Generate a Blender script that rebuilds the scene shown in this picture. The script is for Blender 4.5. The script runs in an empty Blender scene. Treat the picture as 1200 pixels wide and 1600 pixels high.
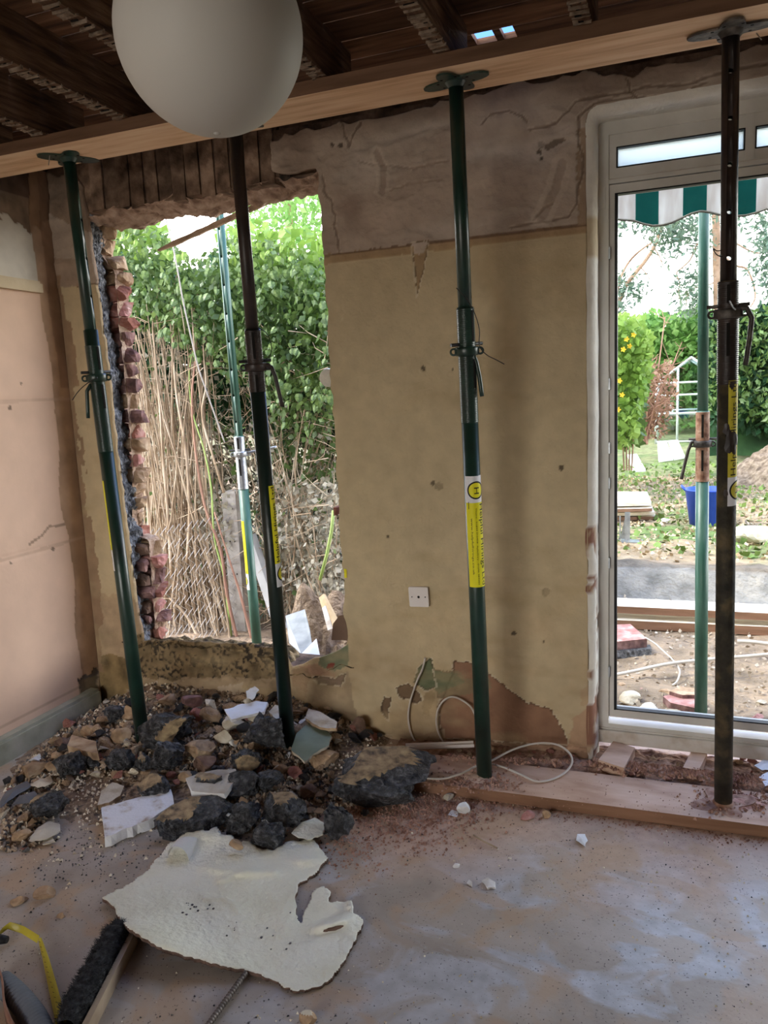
import bpy, bmesh, math, random
import numpy as np
from mathutils import Vector, Matrix, Euler

sc = bpy.context.scene
C = sc.collection
# ---------------------------------------------------------------- camera
FPX, PITCH, YAW, ROLL = 1200.0, 1.41762223, 3.65908539e-01, -4.46981336e-02
cd = bpy.data.cameras.new('camera'); cam = bpy.data.objects.new('camera', cd); C.objects.link(cam)
cd.sensor_fit = 'VERTICAL'; cd.sensor_height = 36.0; cd.lens = 36.0 * FPX / 1600.0
cd.clip_start = 0.02; cd.clip_end = 300
cam.location = (0, 0, 1.5)
CAMR = (Matrix.Rotation(YAW, 3, 'Z') @ Matrix.Rotation(PITCH, 3, 'X') @ Matrix.Rotation(ROLL, 3, 'Z'))
cam.rotation_mode = 'QUATERNION'; cam.rotation_quaternion = CAMR.to_quaternion()
sc.camera = cam
# ---------------------------------------------------------------- world: white haze low down, blue overhead
w = bpy.data.worlds.new('sky'); sc.world = w; w.use_nodes = True
nt = w.node_tree; nt.nodes.clear()
def wn(t, **k):
    n = nt.nodes.new(t)
    for a, b in k.items(): setattr(n, a, b)
    return n
wo = wn('ShaderNodeOutputWorld'); bg = wn('ShaderNodeBackground'); bg.inputs[1].default_value = 6.9
tc = wn('ShaderNodeTexCoord'); sp = wn('ShaderNodeSeparateXYZ'); rp = wn('ShaderNodeValToRGB')
nz = wn('ShaderNodeTexNoise'); nz.inputs['Scale'].default_value = 2.6; nz.inputs['Detail'].default_value = 6
mp_ = wn('ShaderNodeMapping'); mp_.inputs['Location'].default_value = (0.35, 0.0, 0.15); mp_.inputs['Scale'].default_value = (1, 1, 1.6)
ma = wn('ShaderNodeMapRange', interpolation_type='SMOOTHSTEP'); ma.inputs[1].default_value = .29; ma.inputs[2].default_value = .375
mn = wn('ShaderNodeMapRange', interpolation_type='SMOOTHSTEP'); mn.inputs[1].default_value = .36; mn.inputs[2].default_value = .50
mm_ = wn('ShaderNodeMath', operation='MULTIPLY'); mx_ = wn('ShaderNodeMix', data_type='RGBA')
nt.links.new(tc.outputs['Generated'], sp.inputs[0]); nt.links.new(tc.outputs['Generated'], mp_.inputs[0]); nt.links.new(mp_.outputs[0], nz.inputs['Vector'])
nt.links.new(sp.outputs['Z'], ma.inputs[0]); nt.links.new(nz.outputs['Fac'], mn.inputs[0]); nt.links.new(ma.outputs[0], mm_.inputs[0]); nt.links.new(mn.outputs[0], mm_.inputs[1])
nt.links.new(mm_.outputs[0], mx_.inputs[0]); nt.links.new(sp.outputs['Z'], rp.inputs[0]); nt.links.new(rp.outputs[0], mx_.inputs[6]); mx_.inputs[7].default_value = (0.035, 0.085, 0.24, 1)
el = rp.color_ramp.elements
el[0].position = 0.0; el[0].color = (0.20, 0.19, 0.17, 1)
el[1].position = 0.03; el[1].color = (1.0, 0.985, 0.95, 1)
nt.links.new(mx_.outputs[2], bg.inputs[0]); nt.links.new(bg.outputs[0], wo.inputs[0])
# ---------------------------------------------------------------- lights
def light(name, kind, loc, rot, energy, color=(1, 1, 1), size=None, portal=False, **k):
    l = bpy.data.lights.new(name, kind); o = bpy.data.objects.new(name, l); C.objects.link(o)
    o.location = loc; o.rotation_euler = rot; l.energy = energy; l.color = color
    if size: l.shape = 'RECTANGLE'; l.size, l.size_y = size
    if portal: l.cycles.is_portal = True
    for a, b in k.items(): setattr(l, a, b)
    return o
light('sun', 'SUN', (3, 8, 9), Euler((math.radians(10), math.radians(-36), 0)), 4.0, (1.0, 0.95, 0.86), angle=math.radians(14))
light('portal_window', 'AREA', (-2.0, 3.40, 1.35), Euler((-math.pi / 2, 0, 0)), 1, size=(1.3, 2.2), portal=True)
light('portal_door', 'AREA', (0.66, 3.40, 1.2), Euler((-math.pi / 2, 0, 0)), 1, size=(2.0, 2.5), portal=True)
# daylight through the window opening in the rear wall, behind the camera
light('rear_window_daylight', 'AREA', (-1.75, -2.55, 1.45), Euler((math.pi / 2, 0, 0)), 19, (1.0, 0.93, 0.82), size=(1.9, 1.5))
sc.view_settings.view_transform = 'Standard'; sc.view_settings.look = 'None'
sc.view_settings.gamma = 1; sc.view_settings.use_curve_mapping = False
sc.view_settings.exposure = 0.5
sc.cycles.use_denoising = True; sc.cycles.max_bounces = 8; sc.cycles.diffuse_bounces = 5
sc.cycles.transparent_max_bounces = 12; sc.cycles.caustics_reflective = False; sc.cycles.caustics_refractive = False
sc.cycles.sample_clamp_indirect = 8

# ================================================================ helpers
def P(px, py, Y=None, Z=None, X=None, D=None):
    "the point of the place seen at pixel px,py on the given world plane"
    d = CAMR @ Vector(((px - 600) / FPX, -(py - 800) / FPX, -1))
    t = Y / d.y if Y is not None else (Z - 1.5) / d.z if Z is not None else X / d.x if X is not None else D
    return Vector((0, 0, 1.5)) + d * t
RT = np.array(CAMR.transposed())
def QA(x, y, z):
    p = np.stack([x, y, z - 1.5], -1) @ RT.T
    return 600 - FPX * p[..., 0] / p[..., 2], 800 + FPX * p[..., 1] / p[..., 2]
def depth(v): return -(CAMR.transposed() @ (v - Vector((0, 0, 1.5)))).z
_rs = np.random.RandomState(5); _tab = _rs.rand(64, 64, 64).astype(np.float32)
def vnoise(x, y, z=0.0):
    x, y, z = np.broadcast_arrays(np.asarray(x, float), np.asarray(y, float), np.asarray(z, float))
    xi, yi, zi = np.floor(x).astype(int), np.floor(y).astype(int), np.floor(z).astype(int)
    fx, fy, fz = x - xi, y - yi, z - zi
    fx, fy, fz = [f * f * (3 - 2 * f) for f in (fx, fy, fz)]
    r = 0
    for a in (0, 1):
        for b in (0, 1):
            for c in (0, 1):
                r = r + _tab[(xi + a) % 64, (yi + b) % 64, (zi + c) % 64] * (fx if a else 1 - fx) * (fy if b else 1 - fy) * (fz if c else 1 - fz)
    return r * 2 - 1
def fbm(x, y, z=0.0, o=4, s=1.0):
    r, a = 0, 1.0
    for i in range(o):
        r = r + a * vnoise(np.asarray(x) * s + 11.3 * i, np.asarray(y) * s + 5.7 * i, np.asarray(z) * s + 3.1 * i); a *= .5; s *= 2.03
    return r
def inpoly(px, py, poly):
    r = np.zeros(np.shape(px), bool); n = len(poly)
    for i in range(n):
        x1, y1 = poly[i]; x2, y2 = poly[(i + 1) % n]
        if y1 == y2: continue
        c = ((y1 > py) != (y2 > py)) & (px < (x2 - x1) * (py - y1) / (y2 - y1) + x1)
        r ^= c
    return r
def segdist(px, py, pts, closed=False):
    best = np.full(np.shape(px), 1e9); bx = np.zeros(np.shape(px)); by = np.zeros(np.shape(px))
    n = len(pts)
    for i in range(n if closed else n - 1):
        (x1, y1), (x2, y2) = pts[i], pts[(i + 1) % n]
        dx, dy = x2 - x1, y2 - y1; L = dx * dx + dy * dy + 1e-12
        t = np.clip(((px - x1) * dx + (py - y1) * dy) / L, 0, 1)
        qx, qy = x1 + t * dx, y1 + t * dy; d = np.hypot(px - qx, py - qy)
        m = d < best; best = np.where(m, d, best); bx = np.where(m, qx, bx); by = np.where(m, qy, by)
    return best, bx, by
def ragged(pts, amp, step, seed=0, closed=True):
    "subdivide a 2-D outline and push its points about"
    rr = random.Random(seed); out = []; n = len(pts)
    for i in range(n if closed else n - 1):
        a, b = Vector(pts[i][:2]), Vector(pts[(i + 1) % n][:2]); k = max(1, int((b - a).length / step))
        nn = (b - a).normalized().yx if (b - a).length else Vector((0, 0)); nn.x = -nn.x
        for j in range(k):
            q = a.lerp(b, j / k)
            if j: q = q + nn * rr.uniform(-amp, amp)
            out.append((q.x, q.y))
    if not closed: out.append(tuple(pts[-1][:2]))
    return out
def poly_grid(outer, holes, step, bounds=None):
    "quads covering the region inside outer and outside holes, edge vertices snapped to the outline: (x, y, faces, rim)"
    xs = [p[0] for p in outer]; ys = [p[1] for p in outer]
    x0, x1, y0, y1 = min(xs), max(xs), min(ys), max(ys)
    nx, ny = int((x1 - x0) / step) + 3, int((y1 - y0) / step) + 3
    X, Y = np.meshgrid(x0 - step * .5 + np.arange(nx) * step, y0 - step * .5 + np.arange(ny) * step, indexing='ij')
    ins = inpoly(X, Y, outer)
    for h in holes: ins &= ~inpoly(X, Y, h)
    cnt = ins[:-1, :-1].astype(int) + ins[1:, :-1] + ins[:-1, 1:] + ins[1:, 1:]
    keep = cnt >= 2
    out = ~ins
    if out.any():
        need = np.zeros_like(ins)
        need[:-1, :-1] |= keep; need[1:, :-1] |= keep; need[:-1, 1:] |= keep; need[1:, 1:] |= keep
        m = need & out; px, py = X[m], Y[m]
        bd, bx, by = segdist(px, py, outer, True)
        for h in holes:
            d2, x2, y2 = segdist(px, py, h, True); mm = d2 < bd
            bd = np.where(mm, d2, bd); bx = np.where(mm, x2, bx); by = np.where(mm, y2, by)
        X[m] = bx; Y[m] = by
    idx = np.arange(nx * ny).reshape(nx, ny)
    I, J = np.nonzero(keep)
    F = np.stack([idx[I, J], idx[I + 1, J], idx[I + 1, J + 1], idx[I, J + 1]], -1)
    used, inv = np.unique(F, return_inverse=True); F = inv.reshape(F.shape)
    x, y = X.ravel()[used], Y.ravel()[used]
    E = np.concatenate([F[:, [0, 1]], F[:, [1, 2]], F[:, [2, 3]], F[:, [3, 0]]]); k = np.sort(E, 1)
    key = k[:, 0].astype(np.int64) * len(x) + k[:, 1]; u, c = np.unique(key, return_counts=True)
    rim = E[np.isin(key, u[c == 1])]
    return x, y, F, rim
def fast_mesh(name, V, F, cols=None, smooth=False, midx=None):
    V = np.asarray(V, np.float32).reshape(-1, 3); F = np.asarray(F, np.int32); n = F.shape[1]
    me = bpy.data.meshes.new(name); me.vertices.add(len(V)); me.vertices.foreach_set('co', V.ravel())
    me.loops.add(F.size); me.loops.foreach_set('vertex_index', F.ravel())
    me.polygons.add(len(F)); me.polygons.foreach_set('loop_start', np.arange(0, F.size, n, dtype=np.int32))
    me.polygons.foreach_set('loop_total', np.full(len(F), n, np.int32))
    me.polygons.foreach_set('use_smooth', np.full(len(F), smooth, bool))
    if midx is not None: me.polygons.foreach_set('material_index', np.asarray(midx, np.int32))
    me.update(calc_edges=True)
    if cols is not None:
        a = me.color_attributes.new('Col', 'FLOAT_COLOR', 'POINT'); c = np.ones((len(V), 4), np.float32); c[:, :3] = cols
        a.data.foreach_set('color', c.ravel())
    return me
class MB:
    def __init__(s): s.v = []; s.f = []; s.m = []; s.sm = []
    def add(s, vs, fs, m=0, smooth=False):
        b = len(s.v); s.v += [tuple(v) for v in vs]
        for f in fs: s.f.append([b + i for i in f]); s.m.append(m); s.sm.append(smooth)
        return s
    def box(s, lo, hi, m=0, M=None, jit=0, rnd=None):
        (x0, y0, z0), (x1, y1, z1) = lo, hi
        vs = [Vector(p) for p in ((x0,y0,z0),(x1,y0,z0),(x1,y1,z0),(x0,y1,z0),(x0,y0,z1),(x1,y0,z1),(x1,y1,z1),(x0,y1,z1))]
        if jit: vs = [v + Vector([rnd.uniform(-jit, jit) for _ in range(3)]) for v in vs]
        if M is not None: vs = [M @ v for v in vs]
        return s.add(vs, [(0,3,2,1),(4,5,6,7),(0,1,5,4),(1,2,6,5),(2,3,7,6),(3,0,4,7)], m)
    def tube(s, path, r, n=8, m=0, caps=True, smooth=True):
        path = [Vector(p) for p in path]; R = r if isinstance(r, (list, tuple)) else [r] * len(path)
        up = Vector((0, 0, 1)); vs = []; fs = []; prev = None
        for i, p in enumerate(path):
            t = (path[min(i + 1, len(path) - 1)] - path[max(i - 1, 0)])
            t = t.normalized() if t.length > 1e-9 else Vector((0, 0, 1))
            if prev is None:
                a = t.cross(up) if abs(t.z) < .95 else t.cross(Vector((1, 0, 0)))
            else: a = prev - t * prev.dot(t)
            a.normalize(); prev = a; b = t.cross(a)
            for k in range(n):
                q = 2 * math.pi * k / n; vs.append(p + (a * math.cos(q) + b * math.sin(q)) * R[i])
        for i in range(len(path) - 1):
            for k in range(n): fs.append((i*n+k, i*n+(k+1) % n, (i+1)*n+(k+1) % n, (i+1)*n+k))
        s.add(vs, fs, m, smooth)
        if caps:
            b = len(s.v) - len(vs); s.f += [[b + k for k in range(n)][::-1], [b + (len(path)-1)*n + k for k in range(n)]]; s.m += [m, m]; s.sm += [False, False]
        return s
    def lathe(s, prof, n=24, m=0, M=None, smooth=True):
        vs = [Vector((r * math.cos(2*math.pi*k/n), r * math.sin(2*math.pi*k/n), z)) for r, z in prof for k in range(n)]
        if M is not None: vs = [M @ v for v in vs]
        fs = [(i*n+k, i*n+(k+1) % n, (i+1)*n+(k+1) % n, (i+1)*n+k) for i in range(len(prof)-1) for k in range(n)]
        return s.add(vs, fs, m, smooth)
    def prism(s, out, z0, z1, m=0, M=None):
        n = len(out); vs = [Vector((x, y, z0)) for x, y in out] + [Vector((x, y, z1)) for x, y in out]
        if M is not None: vs = [M @ v for v in vs]
        return s.add(vs, [list(range(n))[::-1], [n + i for i in range(n)]] + [(i, (i+1) % n, n+(i+1) % n, n+i) for i in range(n)], m)
    def mesh(s, name):
        me = bpy.data.meshes.new(name); me.from_pydata(s.v, [], s.f)
        me.polygons.foreach_set('material_index', s.m); me.polygons.foreach_set('use_smooth', s.sm); me.update()
        return me
def obj(name, me, mats, parent=None, loc=None, label=None, cat=None, group=None, kind=None, rot=None):
    if isinstance(me, MB): me = me.mesh(name)
    if mats is not None and not me.materials:
        for m in (mats if isinstance(mats, (list, tuple)) else [mats]): me.materials.append(m)
    o = bpy.data.objects.new(name, me); C.objects.link(o)
    if parent is not None: o.parent = parent
    if loc is not None: o.location = loc
    if rot is not None: o.rotation_euler = rot
    for k, v in (('label', label), ('category', cat), ('group', group), ('kind', kind)):
        if v: o[k] = v
    return o
def thing(name, label, cat, loc=(0, 0, 0), group=None, kind=None):
    o = bpy.data.objects.new(name, None); C.objects.link(o); o.location = loc; o.empty_display_size = .05
    for k, v in (('label', label), ('category', cat), ('group', group), ('kind', kind)):
        if v: o[k] = v
    return o
# ---------------------------------------------------------------- materials
def mat(name, cols, scale=8, rough=.8, bump=0.0, bscale=40, metal=0, attr=False, spec=.3, detail=5, stretch=None, contrast=(.32, .68), var=0.0, bdist=.01, trans=0):
    m = bpy.data.materials.new(name); m.use_nodes = True; t = m.node_tree; N = t.nodes; Lk = t.links.new
    b = N['Principled BSDF']; b.inputs['Roughness'].default_value = rough; b.inputs['Metallic'].default_value = metal
    b.inputs['Specular IOR Level'].default_value = spec
    tc = N.new('ShaderNodeTexCoord'); v = tc.outputs['Object']
    if stretch:
        mp = N.new('ShaderNodeMapping'); mp.inputs['Scale'].default_value = stretch; Lk(v, mp.inputs[0]); v = mp.outputs[0]
    n = N.new('ShaderNodeTexNoise'); n.inputs['Scale'].default_value = scale; n.inputs['Detail'].default_value = detail; Lk(v, n.inputs['Vector'])
    r = N.new('ShaderNodeValToRGB'); e = r.color_ramp.elements; k = len(cols)
    lo, hi = contrast
    e[0].position = lo; e[0].color = (*cols[0], 1); e[1].position = hi; e[1].color = (*cols[-1], 1)
    for i in range(1, k - 1): x = e.new(lo + (hi - lo) * i / (k - 1)); x.color = (*cols[i], 1)
    Lk(n.outputs['Fac'], r.inputs[0]); col = r.outputs[0]
    if attr:
        at = N.new('ShaderNodeVertexColor'); at.layer_name = 'Col'
        mx = N.new('ShaderNodeMix'); mx.data_type = 'RGBA'; mx.blend_type = 'MULTIPLY'; mx.inputs[0].default_value = 1
        Lk(at.outputs[0], mx.inputs[6]); Lk(col, mx.inputs[7]); col = mx.outputs[2]
    if var:
        oi = N.new('ShaderNodeObjectInfo'); hs = N.new('ShaderNodeHueSaturation'); mr = N.new('ShaderNodeMapRange')
        mr.inputs[3].default_value = 1 - var; mr.inputs[4].default_value = 1 + var
        Lk(oi.outputs['Random'], mr.inputs[0]); Lk(mr.outputs[0], hs.inputs['Value']); Lk(col, hs.inputs['Color']); col = hs.outputs[0]
    Lk(col, b.inputs['Base Color'])
    if bump:
        n2 = N.new('ShaderNodeTexNoise'); n2.inputs['Scale'].default_value = bscale; n2.inputs['Detail'].default_value = 6; Lk(v, n2.inputs['Vector'])
        bp = N.new('ShaderNodeBump'); bp.inputs['Strength'].default_value = bump; bp.inputs['Distance'].default_value = bdist
        Lk(n2.outputs['Fac'], bp.inputs['Height']); Lk(bp.outputs[0], b.inputs['Normal'])
    if trans:
        b.inputs['Transmission Weight'].default_value = trans
    return m
M = {}
M['plaster'] = mat('wall_plaster', [(.86, .86, .86), (1.0, 1.0, 1.0)], 14, .85, .35, 60, attr=True)
M['leftwall'] = mat('left_wall_paint', [(.9, .9, .9), (1, 1, 1)], 5, .8, .12, 30, attr=True)
M['reveal'] = mat('reveal_paint', [(.74, .71, .62), (.82, .80, .74)], 9, .6, .3, 40)
M['clinker'] = mat('black_clinker', [(.010, .011, .013), (.04, .043, .05), (.16, .165, .18)], 46, .42, 1.0, 85, spec=.7, bdist=.03)
M['clinkerjamb'] = mat('grey_clinker', [(.05, .054, .06), (.14, .15, .17), (.32, .34, .37)], 40, .6, 1.0, 60, spec=.5, bdist=.02)
M['tanface'] = mat('tan_plaster_face', [(.10, .08, .06), (.34, .25, .15), (.5, .38, .22)], 26, .85, .6, 60)
M['tan'] = mat('tan_render', [(.20, .13, .08), (.42, .29, .18), (.52, .40, .27)], 16, .9, .5, 50, var=.25)
M['cream'] = mat('cream_plaster_piece', [(.45, .36, .24), (.66, .60, .48), (.74, .70, .60)], 12, .8, .4, 50, var=.2)
M['white'] = mat('white_plaster_piece', [(.62, .58, .52), (.82, .83, .84), (.86, .88, .92)], 9, .7, .4, 40)
M['greenpaint'] = mat('green_painted_plaster', [(.20, .24, .17), (.28, .33, .24)], 7, .7, .15, 60)
BR = [mat('brick_red', [(.22, .09, .07), (.40, .17, .13), (.52, .30, .26)], 18, .9, .7, 60),
      mat('brick_purple', [(.10, .06, .06), (.22, .12, .11), (.40, .24, .22)], 18, .9, .7, 60),
      mat('brick_pink', [(.36, .15, .13), (.52, .26, .23), (.62, .42, .38)], 18, .9, .7, 60),
      mat('brick_buff', [(.26, .17, .10), (.44, .30, .19), (.58, .44, .30)], 18, .9, .7, 60),
      mat('brick_brown', [(.07, .045, .035), (.18, .11, .08), (.30, .20, .15)], 14, .9, .7, 60)]
M['brown'] = mat('brown_masonry', [(.05, .035, .025), (.14, .09, .065), (.26, .18, .13)], 12, .95, .8, 50)
M['soldier'] = mat('plastered_brick', [(.07, .045, .03), (.20, .13, .09), (.36, .25, .18)], 13, .9, .6, 55, var=.3)
M['soffit'] = mat('broken_mortar', [(.22, .14, .10), (.44, .31, .23), (.60, .46, .36)], 20, .95, 1.0, 50, bdist=.02)
M['sill'] = mat('sooty_stone', [(.02, .018, .015), (.12, .085, .04), (.38, .28, .15)], 22, .95, 1.0, 45, bdist=.02)
M['joist'] = mat('old_joist_wood', [(.045, .024, .015), (.12, .066, .038), (.20, .12, .07)], 9, .8, .3, 30, stretch=(6, .6, 6))
M['roofboard'] = mat('roof_board_wood', [(.05, .022, .012), (.13, .06, .03), (.20, .10, .055)], 6, .8, .2, 30, stretch=(.6, 6, 6), var=.3)
M['lath'] = mat('lime_plaster_marks', [(.14, .095, .065), (.32, .25, .19)], 40, .95, .8, 80)
M['plank'] = mat('fresh_timber', [(.62, .39, .23), (.77, .53, .34), (.83, .62, .43)], 5, .7, .08, 20, stretch=(.7, 7, 7))
M['plank_edge'] = mat('timber_edge', [(.22, .115, .065), (.33, .18, .11)], 5, .75, .1, 20, stretch=(.7, 7, 7))
M['dustplank'] = mat('dusty_timber', [(.46, .29, .20), (.60, .41, .30), (.68, .50, .39)], 5, .85, .1, 40, stretch=(1, 2.5, 2.5))
M['batten'] = mat('rough_batten', [(.30, .21, .14), (.56, .40, .28), (.68, .50, .37)], 10, .85, .4, 50)
M['oldwood'] = mat('weathered_board', [(.55, .47, .36), (.74, .66, .53), (.84, .78, .66)], 5, .8, .2, 30, stretch=(1, 6, 6))
M['paleboard'] = mat('white_board', [(.70, .72, .66), (.86, .88, .82)], 5, .7, .1, 30)
M['propgreen'] = mat('green_prop_paint', [(.006, .017, .013), (.010, .034, .025), (.015, .050, .037)], 7, .33, .06, 60, spec=.6)
M['propgreen2'] = mat('worn_green_prop_paint', [(.015, .075, .050), (.035, .12, .085), (.11, .20, .16)], 6, .4, .08, 50, spec=.55, stretch=(3, 3, .6))
M['propdark'] = mat('dark_prop_steel', [(.010, .008, .008), (.026, .018, .016), (.05, .032, .026)], 7, .42, .15, 60, spec=.5)
M['proprust'] = mat('mossy_rusted_steel', [(.015, .014, .010), (.040, .034, .022), (.12, .09, .045)], 16, .7, .4, 70, spec=.35)
M['rustthread'] = mat('rusty_thread', [(.16, .07, .04), (.32, .17, .11), (.45, .30, .22)], 30, .7, .3, 60)
M['castgrey'] = mat('dull_cast_iron', [(.035, .03, .028), (.09, .08, .072), (.20, .18, .16)], 22, .5, .4, 60, metal=.4)
M['galv'] = mat('galvanised_steel', [(.30, .32, .34), (.52, .55, .57)], 20, .35, .1, 60, metal=.7)
M['black'] = mat('black_iron', [(.006, .006, .007), (.02, .02, .022)], 20, .4, .2, 60)
M['yellow'] = mat('yellow_sticker', [(.78, .72, .02), (.86, .80, .03)], 6, .4)
M['yellowdull'] = mat('worn_yellow_sticker', [(.50, .42, .04), (.68, .60, .06)], 20, .5)
M['stickerwhite'] = mat('white_sticker', [(.74, .74, .78), (.82, .82, .85)], 6, .4)
M['ink'] = mat('black_ink', [(.008, .008, .008), (.015, .015, .015)], 6, .5)
M['pvc'] = mat('white_upvc', [(.60, .585, .54), (.72, .71, .67)], 7, .35, .05, 30, spec=.45)
M['pvcdirty'] = mat('dusty_upvc', [(.50, .43, .36), (.66, .62, .57), (.72, .70, .67)], 12, .5, .1, 40)
M['gasket'] = mat('black_gasket', [(.008, .008, .009), (.015, .015, .016)], 7, .5)
M['plate'] = mat('white_switch_plate', [(.74, .68, .64), (.80, .75, .72)], 5, .4, spec=.4)
M['cable'] = mat('white_cable', [(.50, .45, .40), (.68, .64, .58)], 8, .5)
M['blackhole'] = mat('dark_hole', [(.006, .005, .004), (.012, .01, .008)], 8, .9)
M['paper'] = mat('cream_wallpaper', [(.78, .775, .63), (.86, .86, .73), (.88, .885, .79)], 4, .7, .8, 60, bdist=.008)
M['paperback'] = mat('paper_backing', [(.80, .80, .76), (.86, .86, .83)], 4, .8, .1, 90)
M['torn'] = mat('torn_plaster_edge', [(.10, .06, .045), (.20, .13, .10)], 30, .9, .8, 60)
M['bristle'] = mat('black_bristle', [(.006, .006, .007), (.022, .023, .026), (.06, .062, .068)], 60, .8, .6, 120)
M['broomwood'] = mat('varnished_wood', [(.26, .19, .13), (.42, .33, .24), (.52, .43, .33)], 5, .6, .1, 30)
M['tape'] = mat('yellow_tape_blade', [(.42, .34, .03), (.62, .52, .05)], 12, .35)
M['steel'] = mat('bright_steel', [(.30, .29, .28), (.50, .48, .46)], 30, .3, .1, 60, metal=.8)
M['rebar'] = mat('ribbed_rod', [(.10, .085, .075), (.22, .19, .17)], 30, .45, .3, 80, metal=.4)
M['hose'] = mat('grey_hose', [(.10, .11, .125), (.17, .185, .21)], 6, .5)
M['copper'] = mat('brown_rim', [(.20, .09, .06), (.36, .22, .16)], 9, .5)
M['globe'] = mat('opal_glass', [(.50, .48, .44), (.52, .50, .46)], 3, .55, spec=.3)
M['bluetub'] = mat('blue_tub', [(.02, .06, .45), (.04, .10, .60)], 5, .4)
M['teal'] = mat('teal_awning', [(.0, .13, .12), (.005, .17, .155)], 9, .8)
M['awnwhite'] = mat('white_awning', [(.62, .58, .56), (.82, .82, .82)], 8, .8, stretch=(3, 3, .7))
M['awnedge'] = mat('grey_binding', [(.16, .16, .14), (.24, .24, .21)], 9, .8)
M['concrete'] = mat('post_concrete', [(.30, .27, .24), (.44, .41, .37), (.52, .50, .47)], 14, .9, .4, 50)
M['wire'] = mat('galvanised_wire', [(.34, .32, .30), (.46, .45, .43)], 20, .5, metal=.3)
M['greenwire'] = mat('green_wire', [(.05, .26, .22), (.08, .36, .30)], 20, .5)
M['leafA'] = mat('ivy_leaf', [(.045, .085, .022), (.10, .175, .045), (.21, .31, .09)], 3, .42, spec=.5, contrast=(.3, .7))
M['leafB'] = mat('bright_leaf', [(.10, .20, .03), (.20, .33, .06), (.34, .46, .12)], 2, .5, contrast=(.3, .7))
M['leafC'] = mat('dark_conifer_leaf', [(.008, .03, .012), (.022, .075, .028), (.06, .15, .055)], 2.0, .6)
M['leafD'] = mat('tree_leaf', [(.10, .24, .05), (.20, .38, .10), (.34, .52, .18)], 1.5, .55)
M['leafDry'] = mat('dry_leaf', [(.30, .27, .20), (.46, .43, .34), (.60, .58, .50)], 3, .8)
M['needle'] = mat('pine_needles', [(.05, .09, .07), (.12, .18, .13), (.22, .28, .19)], 1.5, .7)
M['stem'] = mat('dry_stem', [(.22, .15, .09), (.42, .32, .22), (.60, .50, .38)], 4, .85)
M['redstem'] = mat('red_stem', [(.26, .14, .10), (.42, .24, .17)], 4, .7)
M['greenstem'] = mat('green_stem', [(.25, .38, .10), (.40, .52, .18)], 4, .7)
M['bark'] = mat('pine_bark', [(.20, .12, .08), (.34, .22, .15), (.46, .32, .24)], 2.5, .9, .6, 12, bdist=.05)
M['flower'] = mat('orange_flower', [(.80, .42, .03), (.85, .60, .05)], 3, .6)
M['alu'] = mat('greenhouse_aluminium', [(.62, .66, .66), (.75, .78, .78)], 5, .4, metal=.2)
M['soil'] = mat('dug_soil', [(.14, .10, .07), (.27, .20, .14), (.42, .33, .24)], 14, .95, 1.0, 30, attr=False, bdist=.04)
M['ground'] = mat('garden_ground', [(.62, .62, .62), (.95, .95, .95), (1.25, 1.22, 1.18)], 7, .95, 1.0, 25, attr=True, bdist=.03)
M['plastic'] = mat('plastic_sheet', [(.24, .27, .29), (.42, .45, .47)], 9, .25, .5, 12)
M['litter'] = mat('paper_litter', [(.62, .66, .78), (.82, .84, .90)], 6, .6)
M['cardboard'] = mat('brown_board', [(.16, .10, .07), (.24, .16, .11)], 6, .8)
def translucent(m, f):
    t = m.node_tree; N = t.nodes; b = N['Principled BSDF']; o = N['Material Output']; d = N.new('ShaderNodeBsdfTranslucent'); x = N.new('ShaderNodeMixShader'); x.inputs[0].default_value = f
    t.links.new(b.inputs['Base Color'].links[0].from_socket, d.inputs[0]); t.links.new(b.outputs[0], x.inputs[1]); t.links.new(d.outputs[0], x.inputs[2]); t.links.new(x.outputs[0], o.inputs[0])
for k_, f_ in (('leafA', .35), ('leafB', .45), ('leafC', .15), ('leafD', .45), ('leafDry', .3), ('needle', .2), ('teal', .45), ('awnwhite', .55)): translucent(M[k_], f_)
def glass(name, tint=(1, 1, 1), fac=.06, diff=0.0, dcol=(.8, .85, .88)):
    m = bpy.data.materials.new(name); m.use_nodes = True; t = m.node_tree; N = t.nodes; N.clear()
    o = N.new('ShaderNodeOutputMaterial'); a = N.new('ShaderNodeBsdfTransparent'); a.inputs[0].default_value = (*tint, 1)
    g = N.new('ShaderNodeBsdfGlossy'); g.inputs['Roughness'].default_value = .02
    x = N.new('ShaderNodeMixShader'); x.inputs[0].default_value = fac
    t.links.new(a.outputs[0], x.inputs[1]); t.links.new(g.outputs[0], x.inputs[2]); out = x.outputs[0]
    if diff:
        d = N.new('ShaderNodeBsdfTranslucent'); d.inputs[0].default_value = (*dcol, 1)
        y = N.new('ShaderNodeMixShader'); y.inputs[0].default_value = diff
        t.links.new(out, y.inputs[1]); t.links.new(d.outputs[0], y.inputs[2]); out = y.outputs[0]
    t.links.new(out, o.inputs[0]); return m
M['glass'] = glass('clear_glass', (.96, .98, .97), .02)
M['frost'] = glass('obscured_glass', (.85, .92, .92), .03, .9, (.88, .95, .95))
M['ghglass'] = glass('greenhouse_glass', (.72, .82, .84), .22)

FZ = -0.06          # floor level
WY = 3.08           # inner face of the back wall
LX = -2.83          # inner face of the left wall
PZ = -0.015         # top of the plank on the floor

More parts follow.
